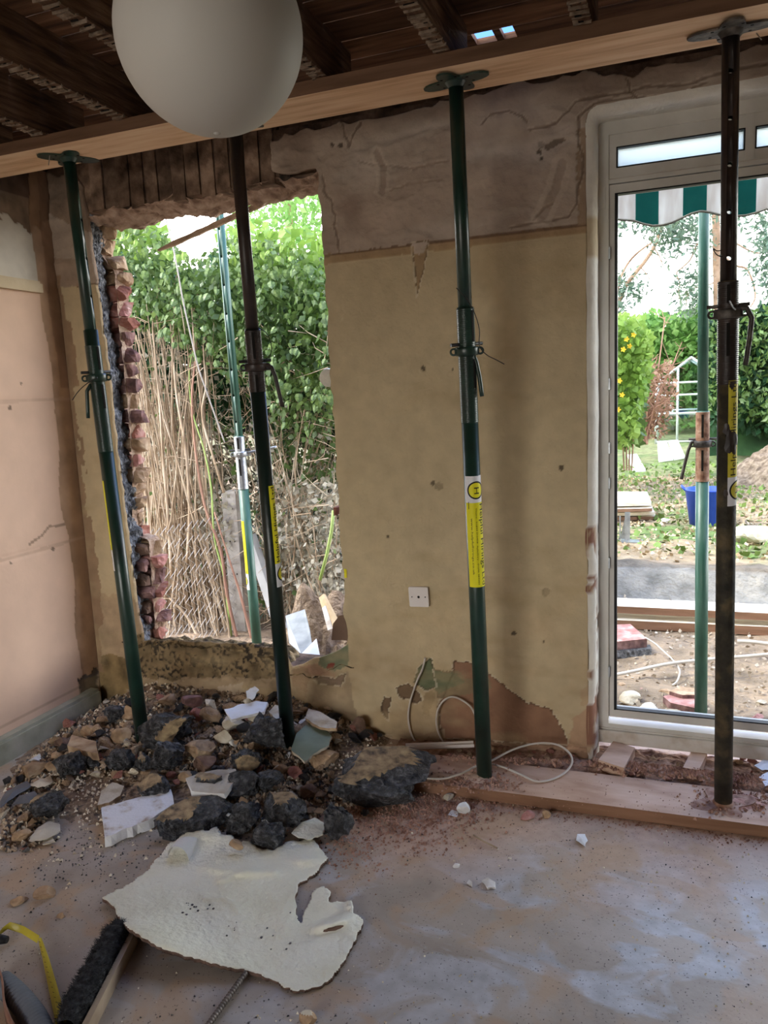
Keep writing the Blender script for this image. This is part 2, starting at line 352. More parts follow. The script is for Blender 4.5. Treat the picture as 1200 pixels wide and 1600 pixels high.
# ================================================================ structure
# ---- floor
def floor_mat():
    m = bpy.data.materials.new('concrete_floor'); m.use_nodes = True; t = m.node_tree; N = t.nodes; L = t.links.new
    b = N['Principled BSDF']; tc = N.new('ShaderNodeTexCoord'); v = tc.outputs['Object']
    def noise(s, d=5, dist=0, st=None):
        n = N.new('ShaderNodeTexNoise'); n.inputs['Scale'].default_value = s; n.inputs['Detail'].default_value = d; n.inputs['Distortion'].default_value = dist
        if st:
            mp = N.new('ShaderNodeMapping'); mp.inputs['Scale'].default_value = st; mp.inputs['Rotation'].default_value = (0, 0, .5); L(v, mp.inputs[0]); L(mp.outputs[0], n.inputs['Vector'])
        else: L(v, n.inputs['Vector'])
        return n.outputs['Fac']
    def ramp(s, a, c):
        r = N.new('ShaderNodeValToRGB'); r.color_ramp.elements[0].position = a[0]; r.color_ramp.elements[1].position = a[1]
        r.color_ramp.elements[0].color = (*c[0], 1); r.color_ramp.elements[1].color = (*c[1], 1); L(s, r.inputs[0]); return r.outputs[0]
    def mix(f, a, c):
        x = N.new('ShaderNodeMix'); x.data_type = 'RGBA'; L(f, x.inputs[0]); L(a, x.inputs[6]); L(c, x.inputs[7]); return x.outputs[2]
    base = ramp(noise(4.5, 9), (.36, .64), ((.345, .295, .245), (.47, .415, .36)))
    scr = ramp(noise(3.4, 8, .8, (1, 1.7, 1)), (.50, .57), ((0, 0, 0), (1, 1, 1)))
    at = N.new('ShaderNodeVertexColor'); at.layer_name = 'Col'
    s = N.new('ShaderNodeSeparateColor'); L(at.outputs[0], s.inputs[0])
    mm = N.new('ShaderNodeMath'); mm.operation = 'MULTIPLY'; L(scr, mm.inputs[0]); L(s.outputs[0], mm.inputs[1])
    blue = ramp(noise(17, 4), (.3, .7), ((.38, .39, .41), (.58, .60, .65)))
    c1 = mix(mm.outputs[0], base, blue)
    dust = ramp(noise(30, 5), (.3, .7), ((.46, .31, .225), (.60, .43, .33)))
    ad = N.new('ShaderNodeMath'); ad.operation = 'MULTIPLY_ADD'; L(noise(6, 6), ad.inputs[0]); ad.inputs[1].default_value = .7; L(s.outputs[1], ad.inputs[2])
    dm = ramp(ad.outputs[0], (.45, 1.05), ((0, 0, 0), (1, 1, 1)))
    c2 = mix(dm, c1, dust)
    och = ramp(noise(5.4, 9, .5), (.53, .62), ((0, 0, 0), (.6, .6, .6)))
    oc = N.new('ShaderNodeRGB'); oc.outputs[0].default_value = (.47, .32, .19, 1)
    c3 = mix(och, c2, oc.outputs[0])
    sp = ramp(noise(140, 2), (.66, .70), ((0, 0, 0), (.75, .75, .75))); sd = N.new('ShaderNodeRGB'); sd.outputs[0].default_value = (.07, .05, .045, 1)
    c4 = mix(sp, c3, sd.outputs[0])
    L(c4, b.inputs['Base Color'])
    rr = N.new('ShaderNodeMapRange'); L(dm, rr.inputs[0]); rr.inputs[3].default_value = .48; rr.inputs[4].default_value = .85; L(rr.outputs[0], b.inputs['Roughness'])
    bp = N.new('ShaderNodeBump'); bp.inputs['Strength'].default_value = .35; bp.inputs['Distance'].default_value = .006
    L(noise(22, 8), bp.inputs['Height']); L(bp.outputs[0], b.inputs['Normal'])
    return m
n = 160
gx, gy = np.meshgrid(np.linspace(-3.1, 3.3, n), np.linspace(-2.7, 3.4, n), indexing='ij')
gz = FZ + .0015 * fbm(gx, gy, 0, 3, 2.0)
idx = np.arange(n * n).reshape(n, n)
F = np.stack([idx[:-1, :-1], idx[1:, :-1], idx[1:, 1:], idx[:-1, 1:]], -1).reshape(-1, 4)
scrape = np.clip(1.15 - np.hypot((gx - .1) / 1.5, (gy - 1.9) / .9) * .8, .12, 1)
dusty = np.clip((gy - 2.0) / .7, -.2, 1) * .55 + .12 * fbm(gx, gy, 0, 3, 2.5) - np.clip((-gx - 1.6) * .5, 0, .3) * (gy < 2.6) + .8 * np.exp(-((gx + .95) / .38) ** 2 - ((gy - 2.52) / .22) ** 2)
cols = np.stack([scrape, np.clip(dusty, 0, 1), scrape * 0], -1).reshape(-1, 3)
obj('floor', fast_mesh('floor', np.stack([gx, gy, gz], -1).reshape(-1, 3), F, cols, True), floor_mat(), kind='structure')

# ---- back wall: masonry core, broken plaster skin
rng = np.random.RandomState(3)
core = MB()
HX0, HX1, HZ0, HZ1 = -2.60, -1.40, .29, 2.44
DX0, DX1, DZ1 = -.29, 1.62, 2.47
core.box((-3.1, WY + .02, FZ - .1), (-2.68, WY + .21, 2.80))
core.box((HX1 + .01, WY + .016, FZ - .1), (DX0 - .012, WY + .27, 2.62))
core.box((-2.66, WY + .02, FZ - .1), (HX1 + .01, WY + .22, HZ0 - .06))
core.box((-2.68, WY + .13, HZ1 + .02), (HX1 + .01, WY + .22, 2.80))
core.box((-1.64, WY + .016, HZ1 + .03), (HX1 + .01, WY + .14, 2.62))
core.box((DX0 - .012, WY + .016, DZ1 + .045), (3.3, WY + .27, 2.62))
core.box((DX1, WY + .016, FZ - .1), (3.3, WY + .27, DZ1 + .045))
core.box((HX1 + .01, WY + .06, 2.62), (3.3, WY + .27, 2.80))
wall_back = obj('wall_back', core, M['brown'], kind='structure')
hole_px = [(95, 130), (112, 262), (128, 290), (137, 350), (155, 480), (168, 580), (180, 690), (205, 890), (222, 1003), (262, 1001), (300, 1004), (380, 1006),
           (440, 1013), (455, 1043), (480, 1034), (510, 1024), (541, 1008), (543, 985), (536, 960), (538, 905), (532, 850), (524, 700), (515, 560), (507, 400), (499, 285), (494, 262), (478, 264),
           (462, 270), (426, 268), (424, 215), (423, 130)]
def XZ(px, py): v = P(px, py, Y=WY); return (v.x, v.z)
hole = ragged([XZ(*p) for p in hole_px], .006, .03, 4)
toppx = [(425, 222), (470, 205), (520, 197), (560, 190), (600, 184), (632, 176), (650, 170), (700, 158), (742, 148), (800, 132), (850, 130), (880, 118), (930, 113), (960, 116), (990, 122), (1010, 105), (1060, 100), (1100, 92), (1150, 84), (1200, 70)]
topl = [XZ(*p) for p in toppx]
topl = ragged(topl, .012, .03, 8, closed=False)
outer = [(LX, FZ), (DX0 - .03, FZ), (DX0 - .03, DZ1 - .02), (DX0 - .022, DZ1 + .012), (DX0 + .01, DZ1 + .03), (DX1, DZ1 + .03), (DX1, 2.60)] + topl[::-1] + [XZ(425, 240), XZ(424, 150), XZ(95, 150), (LX, 2.60)]
sx, sz, SF, rim = poly_grid(outer, [hole], .006)
upx, upy = QA(sx, np.full_like(sx, WY), sz)
n1 = fbm(sx, sz, 0, 5, 4.0); n2 = fbm(sx, sz, 3, 5, 18.0); n3 = fbm(sx * .6, sz * 1.6, 9, 5, 7.0); n5 = fbm(sx, sz, 7, 2, 70.0) * 1.6
rail = 400 - (upx - 507) * .121
wob = n2 * 3 + n5
col = np.zeros((len(sx), 3)); hgt = np.zeros(len(sx))
cream = np.array([.60, .485, .305]); upper = np.array([.47, .375, .30])
col[:] = cream; col *= (1 + .05 * n1 + .02 * n2)[:, None]
# darker grubby cream towards the skirting
def blend(mask, c, f=1.0, var=.12, nn=n2):
    mask = np.clip(np.asarray(mask, float), 0, 1) * f
    cc = np.array(c) * (1 + var * nn)[:, None]
    col[:] = col * (1 - mask[:, None]) + cc * mask[:, None]
grub = np.clip((upy - 960) / 120, 0, 1) * np.clip(.5 + .9 * n3, 0, 1)
blend(grub, (.46, .33, .19), .8)
blend(np.clip((upx - 560) / 300, 0, 1) * (upy > 900) * np.clip(n1 + .1, 0, 1), (.50, .36, .21), .5)
up = (upy < rail + wob * .6)
nr = 1 - np.abs(fbm(sx * .8, sz * 1.5, 21, 4, 6.0)) * 1.6; hgt[up] = .004 + .006 * n3[up] + .003 * n2[up] + .006 * np.clip(nr[up], 0, 1) ** 3
blend(up, upper, 1, .10, n3)
blend(up * np.clip(n1 - .1, 0, 1), (.34, .25, .20), .9)
blend(up * np.clip(-n3 - .25, 0, 1), (.60, .52, .44), .8)
rs_ = (upy > rail - 1 + wob * .5) & (upy < rail + 13 + wob * .3)
blend(rs_ & (upx > 480), (.40, .265, .145), .9); blend((np.abs(upy - rail) < 2.2 + n2) & (upx > 120), (.16, .09, .055), .8); 
hgt[rs_] += .003
gap = up & (upx > 902 + wob) & (upy > 200) & (upx < 935)
blend(gap, (.36, .25, .16), .8); hgt[gap] -= .004
def PX(pts, c, f=1.0, h=0.0, r=2.5, var=.14):
    m = inpoly(upx + n2 * r + n5, upy + n1 * r - n5, pts); blend(m, c, f, var); hgt[m] += h
    if h < 0:
        d, _, _ = segdist(upx + n2 * r, upy + n1 * r, pts, True); blend((d < 1.6) & ~m, (.74, .66, .50), .5); blend((d < 1.6) & m, (.10, .065, .04), .6)
    return m
PX([(643, 378), (669, 376), (662, 420), (652, 463)], (.40, .275, .155), 1, -.003, 1)
PX([(645, 379), (668, 377), (662, 394), (648, 396)], (.56, .46, .38), 1, .002, 1)
# skirting ghost and torn patches at the foot of the wall
BRN = (.30, .165, .10)
PX([(710, 1034), (732, 1034), (762, 1051), (792, 1074), (819, 1096), (860, 1107), (872, 1125), (886, 1152), (892, 1170), (687, 1168), (684, 1100), (700, 1072)], BRN, 1, -.006)
PX([(678, 1047), (712, 1048), (729, 1060), (762, 1058), (770, 1075), (730, 1085), (700, 1092), (680, 1092)], (.26, .19, .11), 1, 0)
PX([(680, 1049), (708, 1051), (727, 1066), (702, 1078), (681, 1087)], (.165, .18, .10), 1, 0)
PX([(650, 1047), (662, 1037), (676, 1030), (681, 1074), (664, 1081), (650, 1066)], (.14, .165, .09), 1, -.005)
PX([(618, 1075), (640, 1068), (652, 1082), (660, 1095), (650, 1100), (637, 1092), (622, 1092)], (.22, .145, .085), 1, -.004)
PX([(594, 1100), (602, 1088), (610, 1092), (606, 1108), (609, 1128), (598, 1115)], (.22, .145, .085), 1, -.004)
PX([(662, 1084), (676, 1078), (679, 1092), (672, 1120), (660, 1118)], (.40, .29, .16), 1, 0)
PX([(575, 1148), (640, 1152), (760, 1160), (935, 1168), (935, 1200), (560, 1190)], (.33, .20, .13), .9, -.004, 1.5)
PX([(600, 1140), (660, 1150), (690, 1140), (700, 1165), (610, 1162)], (.45, .33, .21), .8, 0)
PX([(895, 1120), (915, 1108), (938, 1090), (940, 1175), (890, 1172)], (.50, .315, .20), .8, 0, 5)
PX([(905, 1075), (925, 1060), (936, 1068), (930, 1095), (908, 1100)], (.52, .35, .21), .6, 0, 6)
# left pier
lp = upx < 230
blend(lp & (upy > 905 + n1 * 40), (.46, .33, .21), .85, .25); blend(lp & (upy > 1035 + n1 * 18), (.24, .165, .075), .95, .6)
m = lp & (upy < 330 + n1 * 30 + (upx - 90) * .5); blend(m, (.27, .19, .135), .9, .3); hgt[m] -= .004
m = lp & (upy < 272 + n1 * 10); blend(m, (.13, .085, .06), .9, .4); hgt[m] -= .006
blend(lp & up & (upy > 405 + n1 * 14) & (upx < 130), (.40, .29, .215), .8, .2)
m = lp & (upx < 82 + (upy - 300) * .105 + 3 * n2 + 9 * (n1 > .0)) & (upy > 430) & (upy < 1050); blend(m, (.34, .215, .13), .9)
# below the window opening
m = inpoly(upx, upy + n2 * 6, [(205, 990), (440, 1005), (452, 1050), (440, 1070), (330, 1062), (215, 1068)]); blend(m, (.27, .195, .105), 1, .4); blend(m * np.clip(n5 * 1.2 + n2 * 1.5 - .1, 0, 1), (.025, .02, .016), .95); hgt[m] += .010 * n2[m] - .004 + .003 * n5[m]
m2 = inpoly(upx + n2 * 5, upy + n2 * 5, [(205, 1062), (330, 1058), (450, 1060), (458, 1045), (545, 1050), (560, 1150), (200, 1110)]); blend(m2, (.40, .30, .19), .9, .2); 
PX([(340, 1072), (380, 1066), (395, 1085), (350, 1092)], (.55, .45, .33), .9, .002, 5)
PX([(520, 1020), (543, 1006), (545, 1040), (525, 1048), (498, 1040), (500, 1026)], (.17, .21, .13), 1, .002, 2)
PX([(470, 1040), (496, 1038), (520, 1050), (530, 1062), (500, 1066), (478, 1056)], (.46, .28, .18), 1, .003, 4)
PX([(512, 1036), (524, 1036), (522, 1044), (512, 1044)], (.25, .05, .035), 1, .001, 1)
PX([(488, 1058), (525, 1060), (540, 1052), (535, 1072), (495, 1070)], (.17, .11, .09), 1, -.005, 4, .5)
PX([(456, 1046), (478, 1040), (486, 1060), (478, 1095), (462, 1092)], (.34, .22, .13), .8, 0, 4)
# cracks
def crack(pts, wd=1.3, c=(.17, .115, .085), f=.7):
    wd *= .72
    d, _, _ = segdist(upx + n2 * 3.5, upy + n1 * 5, pts); wd += .2; m = np.clip((wd + 1.2 - d) / 1.6, 0, 1); blend(m, c, f); hgt[:] -= .003 * m
    mm = (d < wd * 2.6) & (m < .3); blend(mm, (.66, .56, .45), .35)
crack([(504, 275), (508, 300), (516, 312), (518, 330), (524, 336), (527, 370), (531, 393)], 1.6)
crack([(905, 185), (908, 260), (901, 318), (890, 338), (850, 342), (800, 352)], 1.6)
crack([(753, 195), (768, 180), (795, 172), (815, 178), (826, 188)], 1.4)
crack([(535, 190), (538, 212), (545, 228), (556, 205), (565, 190)], 1.8)
crack([(600, 300), (640, 285), (690, 280)], 1, f=.4); crack([(560, 250), (610, 258), (650, 262), (700, 250)], 1, f=.5)
crack([(830, 200), (870, 190), (900, 160), (960, 150), (1010, 130), (1090, 125), (1130, 112), (1200, 100)], 2.0)
crack([(905, 185), (930, 165), (985, 150), (1040, 145), (1105, 128)], 1.6); crack([(980, 120), (985, 140), (1000, 150)], 1.6)
crack([(835, 340), (850, 320), (862, 315)], 2, f=.5); crack([(590, 232), (600, 260), (596, 300)], 5, (.30, .21, .16), .45)
crack([(878, 250), (868, 290), (846, 335)], 8, (.33, .24, .18), .35)
for hx, hy, r in ((661, 575, 3.4), (877, 731, 3), (707, 577, 1.6), (686, 760, 6), (676, 755, 3), (853, 925, 6), (520, 226, 3.5), (532, 227, 3.5), (843, 237, 4), (846, 246, 2.5), (845, 225, 5), (918, 268, 2), (605, 838, 1.5), (803, 990, 3), (849, 1003, 3)):
    d = np.hypot(upx - hx, upy - hy) + n2 * 1.5; blend(d < r, (.05, .032, .02), .8 if r < 5 else .35); hgt[d < r] -= .004
d, _, _ = segdist(upx, upy, [(855, 230), (868, 222), (880, 218)]); blend(d + n2 * 2 < 3, (.12, .08, .05), .7)
# long faint stains under the rail
blend(np.clip(.9 - np.abs(upx - 780 - n1 * 20) / 40, 0, 1) * (upy > 380) * (upy < 560), (.50, .36, .19), .4)
blend(np.clip(n3 - .2, 0, 1) * ~up, (.50, .385, .22), .6)
nV = len(sx); V = np.stack([sx, WY - hgt, sz], -1)
Vb = V.copy(); Vb[:, 1] = WY + .018
Vall = np.concatenate([V, Vb]); rimF = np.stack([rim[:, 1], rim[:, 0], rim[:, 0] + nV, rim[:, 1] + nV], -1)
Fall = np.concatenate([SF, rimF]); colall = np.concatenate([col, col * [.8, .72, .66]])
skin = obj('plaster', fast_mesh('plaster', Vall, Fall, np.clip(colall, .01, 1), True), M['plaster'], wall_back)
# bullnosed reveal round the door opening
prof = [(-.03, 0)] + [(-.03 + .034 * math.sin(a), .034 * (1 - math.cos(a))) for a in [math.pi / 2 * i / 6 for i in range(1, 7)]] + [(.004, .075), (.004, .115)]
rv = []; rf = []; npf = len(prof)
zs = list(np.linspace(FZ, DZ1 - .02, 140)); stations = [('l', z) for z in zs] + [('c', a) for a in np.linspace(0, math.pi / 2, 7)[1:-1]] + [('t', x) for x in np.linspace(DX0 + .02, DX1, 90)]
rc = np.zeros((0, 3)); cl = []
for kd, s in stations:
    for o_, y in prof:
        if kd == 'l': x, z = DX0 + o_, s
        elif kd == 't': x, z = s, DZ1 - o_
        else:
            cx, cz = DX0 + .02, DZ1 - .02; rr = .02 - o_; x, z = cx - rr * math.cos(s), cz + rr * math.sin(s)
        nn = float(fbm(x * 1.0, z * 1.0, y * 3, 3, 9.0)); x += .0025 * nn * (kd == 'l'); z += .003 * nn * (kd == 't')
        c = (.86, .83, .75)
        if kd == 'l' and z < .95:
            ch = float(fbm(z, y * 2, 2.2, 3, 13.0)); k_ = ch + (.95 - z) * .25 - .25 - max(0, y - .03) * 6
            if k_ > 0: c = (.30, .15, .10) if k_ > .15 else (.50, .36, .24); x -= .008
        if kd == 'l' and 1.98 < z < 2.12: c = (.66, .55, .38)
        cl.append(c); rv.append((x, WY + y - .001, z))
for i in range(len(stations) - 1):
    for k in range(npf - 1): rf.append((i*npf+k, (i+1)*npf+k, (i+1)*npf+k+1, i*npf+k+1))
obj('reveal', fast_mesh('reveal', rv, rf, np.array(cl), True), M['plaster'], wall_back)
# soldier course over the opening
for i in range(14):
    x0 = -2.665 + i * .0755; b = MB(); r_ = random.Random(i)
    b.box((x0 + .003, WY + .012 + r_.uniform(-.006, .006), 2.404 + r_.uniform(-.010, .010)), (x0 + .0705, WY + .12, 2.66), jit=.003, rnd=r_)
    obj('brick', b, M['soldier'], wall_back)
mb = MB(); mb.box((-2.66, WY + .022, 2.425), (-1.60, WY + .125, 2.66)); obj('mortar', mb, M['brown'], wall_back)
# rough soffit of broken mortar under the lintel
n_u, n_v = 110, 26
U, Vv = np.meshgrid(np.linspace(-2.70, HX1, n_u), np.linspace(0, 1, n_v), indexing='ij')
yy = WY + .008 + Vv * .215
zz = 2.415 - .035 * np.sin(np.clip(Vv, 0, 1) * math.pi * .6) + .022 * fbm(U, yy, 1, 4, 9.0) + .012 * fbm(U, yy, 5, 3, 30.0) - .028 * np.clip(fbm(U, 0, 3, 2, 5.0), 0, 1) - .02 * np.clip((-2.35 - U) * 5, 0, 1)
zz = np.where(U > -1.62, zz + .012, zz)
I = np.arange(n_u * n_v).reshape(n_u, n_v); Fq = np.stack([I[:-1, :-1], I[:-1, 1:], I[1:, 1:], I[1:, :-1]], -1).reshape(-1, 4)
obj('lintel_soffit', fast_mesh('lintel_soffit', np.stack([U, yy, zz], -1).reshape(-1, 3), Fq, smooth=False), M['soffit'], wall_back)
# clinker inner leaf seen on the left jamb
n_u, n_v = 22, 230
U, Vv = np.meshgrid(np.linspace(0, 1, n_u), np.linspace(.27, 2.42, n_v), indexing='ij')
yy = WY + .012 + U * .118
xe = np.interp(Vv, [XZ(*p)[1] for p in hole_px[8:1:-1]], [XZ(*p)[0] for p in hole_px[8:1:-1]])
xx = xe - .012 - U * .02 + .022 * fbm(yy, Vv, 1, 4, 14.0) + .01 * fbm(yy, Vv, 4, 3, 50.0)
I = np.arange(n_u * n_v).reshape(n_u, n_v); Fq = np.stack([I[:-1, :-1], I[1:, :-1], I[1:, 1:], I[:-1, 1:]], -1).reshape(-1, 4)
obj('clinker_leaf', fast_mesh('clinker_leaf', np.stack([xx, yy, Vv], -1).reshape(-1, 3), Fq), M['clinkerjamb'], wall_back)
# toothed outer bricks of the left jamb
jx = [(182, 335), (184, 400), (206, 428), (212, 500), (219, 570), (224, 620), (229, 680), (232, 725), (232, 770), (232, 830), (257, 838), (260, 880), (264, 930), (268, 1000)]
jz = [(P(a, b, Y=WY + .20).z, P(a, b, Y=WY + .20).x) for a, b in jx][::-1]
def broken_box(lo, hi, seed, amp=.006, cuts=3, sub=3):
    bm = bmesh.new(); bmesh.ops.create_cube(bm, size=1); bmesh.ops.subdivide_edges(bm, edges=bm.edges, cuts=cuts, use_grid_fill=True)
    lo, hi = Vector(lo), Vector(hi); c = (lo + hi) / 2; s = hi - lo; r_ = random.Random(seed)
    planes = []
    for k in range(sub):
        nrm = Vector((r_.uniform(.2, 1), r_.choice((-1, 1)) * r_.uniform(.2, 1), r_.choice((-1, 1)) * r_.uniform(.1, .9))).normalized(); planes.append((nrm, r_.uniform(.40, .56)))
    for v in bm.verts:
        for nrm, d in planes:
            q = v.co.dot(nrm) - d
            if q > 0: v.co -= nrm * q
    co = np.array([v.co for v in bm.verts]) * np.array(s)
    nn = [fbm(co[:, 0] + seed, co[:, 1] + j * 7, co[:, 2], 3, 22.0) for j in range(3)]
    for i, v in enumerate(bm.verts): v.co = c + Vector(co[i]) + Vector((nn[0][i], nn[1][i], nn[2][i])) * amp
    me = bpy.data.meshes.new('brick'); bm.to_mesh(me); bm.free(); return me
for i in range(28):
    z0 = .275 + i * .0755; r_ = random.Random(100 + i)
    xe_ = np.interp(z0 + .035, [a for a, _ in jz], [b for _, b in jz]) + (.022 if i % 2 else -.008) * (1 if z0 > .85 else .4) + r_.uniform(-.006, .006)
    mi = r_.choice((0, 1, 2, 0)) if (z0 < .85 or z0 > 1.15 and z0 < 2.05) else 3
    if mi != 3 and r_.random() < .15: mi = 3
    obj('brick', broken_box((-2.72, WY + .112 + r_.uniform(0, .012), z0), (xe_, WY + .205, z0 + .066 + (.004 if i % 3 else .0)), i, .007), BR[mi], wall_back)
    if z0 < .86:   # darker second brick, nearer the room
        obj('brick', broken_box((-2.72, WY + .070, z0), (xe_ - .040 + r_.uniform(-.01, .01), WY + .115, z0 + .064), i + 50, .005), BR[1 if i % 2 else 4], wall_back)
n_u, n_v = 10, 160
U, Vv = np.meshgrid(np.linspace(0, 1, n_u), np.linspace(.25, 2.44, n_v), indexing='ij'); yy = WY + .108 + U * .085
xx = np.interp(Vv, [a for a, _ in jz], [b for _, b in jz]) - .030 + .006 * fbm(yy, Vv, 8, 3, 40.0)
I = np.arange(n_u * n_v).reshape(n_u, n_v); Fq = np.stack([I[:-1, :-1], I[1:, :-1], I[1:, 1:], I[:-1, 1:]], -1).reshape(-1, 4)
obj('mortar', fast_mesh('mortar', np.stack([xx, yy, Vv], -1).reshape(-1, 3), Fq), M['soffit'], wall_back)
mb = MB(); mb.box((-2.76, WY + .11, .25), (-2.68, WY + .24, 2.44)); obj('mortar', mb, M['soffit'], wall_back)
# broken sill of the opening
n_u, n_v = 90, 24
U, Vv = np.meshgrid(np.linspace(-2.66, -1.36, n_u), np.linspace(0, 1, n_v), indexing='ij')
yy = WY - .004 + Vv * .22
zz = .302 - .05 * Vv ** 2 + .018 * fbm(U, yy, 1, 4, 12.0) + .010 * fbm(U, yy, 6, 3, 40.0) - .085 * np.clip((U + 1.78) * 12, 0, 1)
zz -= .0 ; zz = np.where(U > -1.55, zz + .06 * np.clip((U + 1.55) * 8, 0, 1), zz)
zz = np.where(Vv == 0, zz - .012, zz)
I = np.arange(n_u * n_v).reshape(n_u, n_v); Fq = np.stack([I[:-1, :-1], I[1:, :-1], I[1:, 1:], I[:-1, 1:]], -1).reshape(-1, 4)
obj('broken_sill', fast_mesh('broken_sill', np.stack([U, yy, zz], -1).reshape(-1, 3), Fq), M['sill'], wall_back)
# ---- left wall
yl = np.concatenate([np.linspace(-.2, 1.9, 60)[:-1], np.linspace(1.9, WY + .01, 180)]); zl = np.linspace(FZ, 2.62, 390); NL = len(yl)
Y_, Z_ = np.meshgrid(yl, zl, indexing='ij'); y1, z1 = Y_.ravel(), Z_.ravel()
a1 = fbm(y1, z1, 0, 4, 3.0); a2 = fbm(y1, z1, 5, 4, 16.0)
cl = np.zeros((len(y1), 3)); cl[:] = (.74, .525, .385); cl *= (1 + .04 * a1 + .02 * a2)[:, None]
h = np.zeros(len(y1))
def lb(m, c, f=1.0, var=.1):
    m = np.clip(np.asarray(m, float), 0, 1) * f; cl[:] = cl * (1 - m[:, None]) + (np.array(c) * (1 + var * a2)[:, None]) * m[:, None]
RZ = 2.06
lb(z1 > RZ + .02, (.60, .56, .48)); lb(z1 > RZ + .02, (.66, .62, .55), .0)
topm = z1 > 2.37 + .05 * a2 + .03 * a1; lb(topm, (.28, .20, .14), 1, .4); h[topm] -= .006
lb((z1 > 2.47), (.14, .09, .065), .9, .4)
st = (y1 > 2.965 + .02 * a1); lb(st & (z1 > .1), (.46, .30, .19), .85, .2); h[st] -= .003  # torn-paint strip at the corner, with the corner's shadow put into the colour
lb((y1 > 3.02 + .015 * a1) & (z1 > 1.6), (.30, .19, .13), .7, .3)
for zz_ in (1.542, .835):
    lb(np.abs(z1 - zz_ - .006 * a1) < .008, (.58, .40, .29), .7); h[np.abs(z1 - zz_) < .016] -= .002
lb(np.abs(z1 - 0.09) < .006, (.55, .37, .26), .8)
for (cy, cz, r) in ((2.70, 1.51, .012), (2.86, .82, .012), (2.60, .81, .01), (2.78, 1.62, .01), (2.74, .80, .008)):
    lb(np.hypot(y1 - cy, z1 - cz) + .006 * a2 < r * .7, (.14, .09, .06), .8)
d, _, _ = segdist(y1, z1, [(2.72, .875), (2.80, .90), (2.85, .935), (2.90, .93), (2.95, .93)]); lb(d < .006, (.22, .14, .09), .7)
m = (np.hypot((y1 - 3.0), (z1 - .06) * .8) + .03 * a2 < .075); lb(m, (.10, .10, .11), .9, .6); h[m] -= .006
lb((y1 > 2.93) & (z1 < .10 + .03 * a1), (.26, .21, .13), .6, .5)
xx = LX + h
I = np.arange(NL * 390).reshape(NL, 390); Fq = np.stack([I[:-1, :-1], I[:-1, 1:], I[1:, 1:], I[1:, :-1]], -1).reshape(-1, 4)
wl = MB(); wl.box((-3.05, -2.7, FZ - .1), (LX - .012, WY + .3, 2.80)); wl.box((-3.05, -2.7, FZ - .1), (LX, -.2, 2.62))
wall_left = obj('wall_left', wl, M['brown'], kind='structure')
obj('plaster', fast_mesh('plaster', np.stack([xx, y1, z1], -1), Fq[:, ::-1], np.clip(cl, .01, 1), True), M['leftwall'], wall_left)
mb = MB(); mb.box((LX - .01, -.2, RZ - .02), (LX + .022, 2.955, RZ + .022)); mb.box((LX - .01, -.2, RZ + .022), (LX + .013, 2.95, RZ + .034))
obj('picture_rail', mb, mat('rail_paint', [(.52, .42, .27), (.64, .54, .38)], 7, .7, .2, 40), wall_left)
mb = MB(); mb.box((LX - .01, -.2, FZ), (LX + .05, 3.02, .035)); mb.box((LX - .01, -.2, .035), (LX + .04, 3.02, .05))
obj('baseboard_left', mb, mat('green_grey_cement', [(.26, .27, .20), (.38, .38, .30), (.46, .45, .37)], 7, .9, .4, 40), kind='structure')
# ---- right and rear walls (behind the picture), rear window opening
mb = MB(); mb.box((3.2, -2.7, FZ - .1), (3.4, WY + .27, 2.8)); obj('wall_right', mb, mat('far_room_paint', [(.58, .47, .33), (.64, .53, .38)], 4, .85), kind='structure')
mb = MB(); mb.box((-3.05, -2.8, FZ - .1), (-2.75, -2.6, 2.8)); mb.box((-.75, -2.8, FZ - .1), (3.4, -2.6, 2.8)); mb.box((-2.75, -2.8, FZ - .1), (-.75, -2.6, .65)); mb.box((-2.75, -2.8, 2.25), (-.75, -2.6, 2.8))
obj('wall_rear', mb, bpy.data.materials['far_room_paint'], kind='structure')
# ---- ceiling: joists, roof boards, battens of old plaster key
ceil = thing('ceiling', None, None, (0, 0, 0), kind='structure')
BZ = 2.545
jx_ = [-2.69, -2.305, -1.925, -1.545, -1.118, -.695, -.27, .15, .57, .99, 1.41, 1.83, 2.25, 2.67, 3.05]
for j, x in enumerate(jx_):
    b = MB(); r_ = random.Random(j)
    b.box((x - .025, -2.6, BZ), (x + .025, 2.725, BZ + .155)); jo = obj('joist', b, M['joist'], ceil)
    pm = MB(); y = 0.2
    while y < 2.70:
        wd = r_.uniform(.004, .008)
        pm.box((x - .026, y, BZ - r_.uniform(.004, .009)), (x + .026, y + wd, BZ + .002), jit=.0025, rnd=r_)
        if r_.random() < .5: pm.box((x - .026, y - .02, BZ - .004), (x + r_.uniform(-.02, .026), y, BZ + .002), jit=.002, rnd=r_)
        y += .034 + r_.uniform(-.002, .002)
    o = obj('plaster_ridges', pm, M['lath'], jo); o['kind'] = 'stuff'
    nm = MB()
    for k in range(61):
        yy_ = .25 + k * .04; nm.box((x - .004 + r_.uniform(-.015, .015), yy_, BZ - .003), (x + .003 + r_.uniform(-.002, .015), yy_ + .006, BZ + .001))
    o = obj('nail_heads', nm, M['blackhole'], jo); o['kind'] = 'stuff'
k = 0; y = -2.7
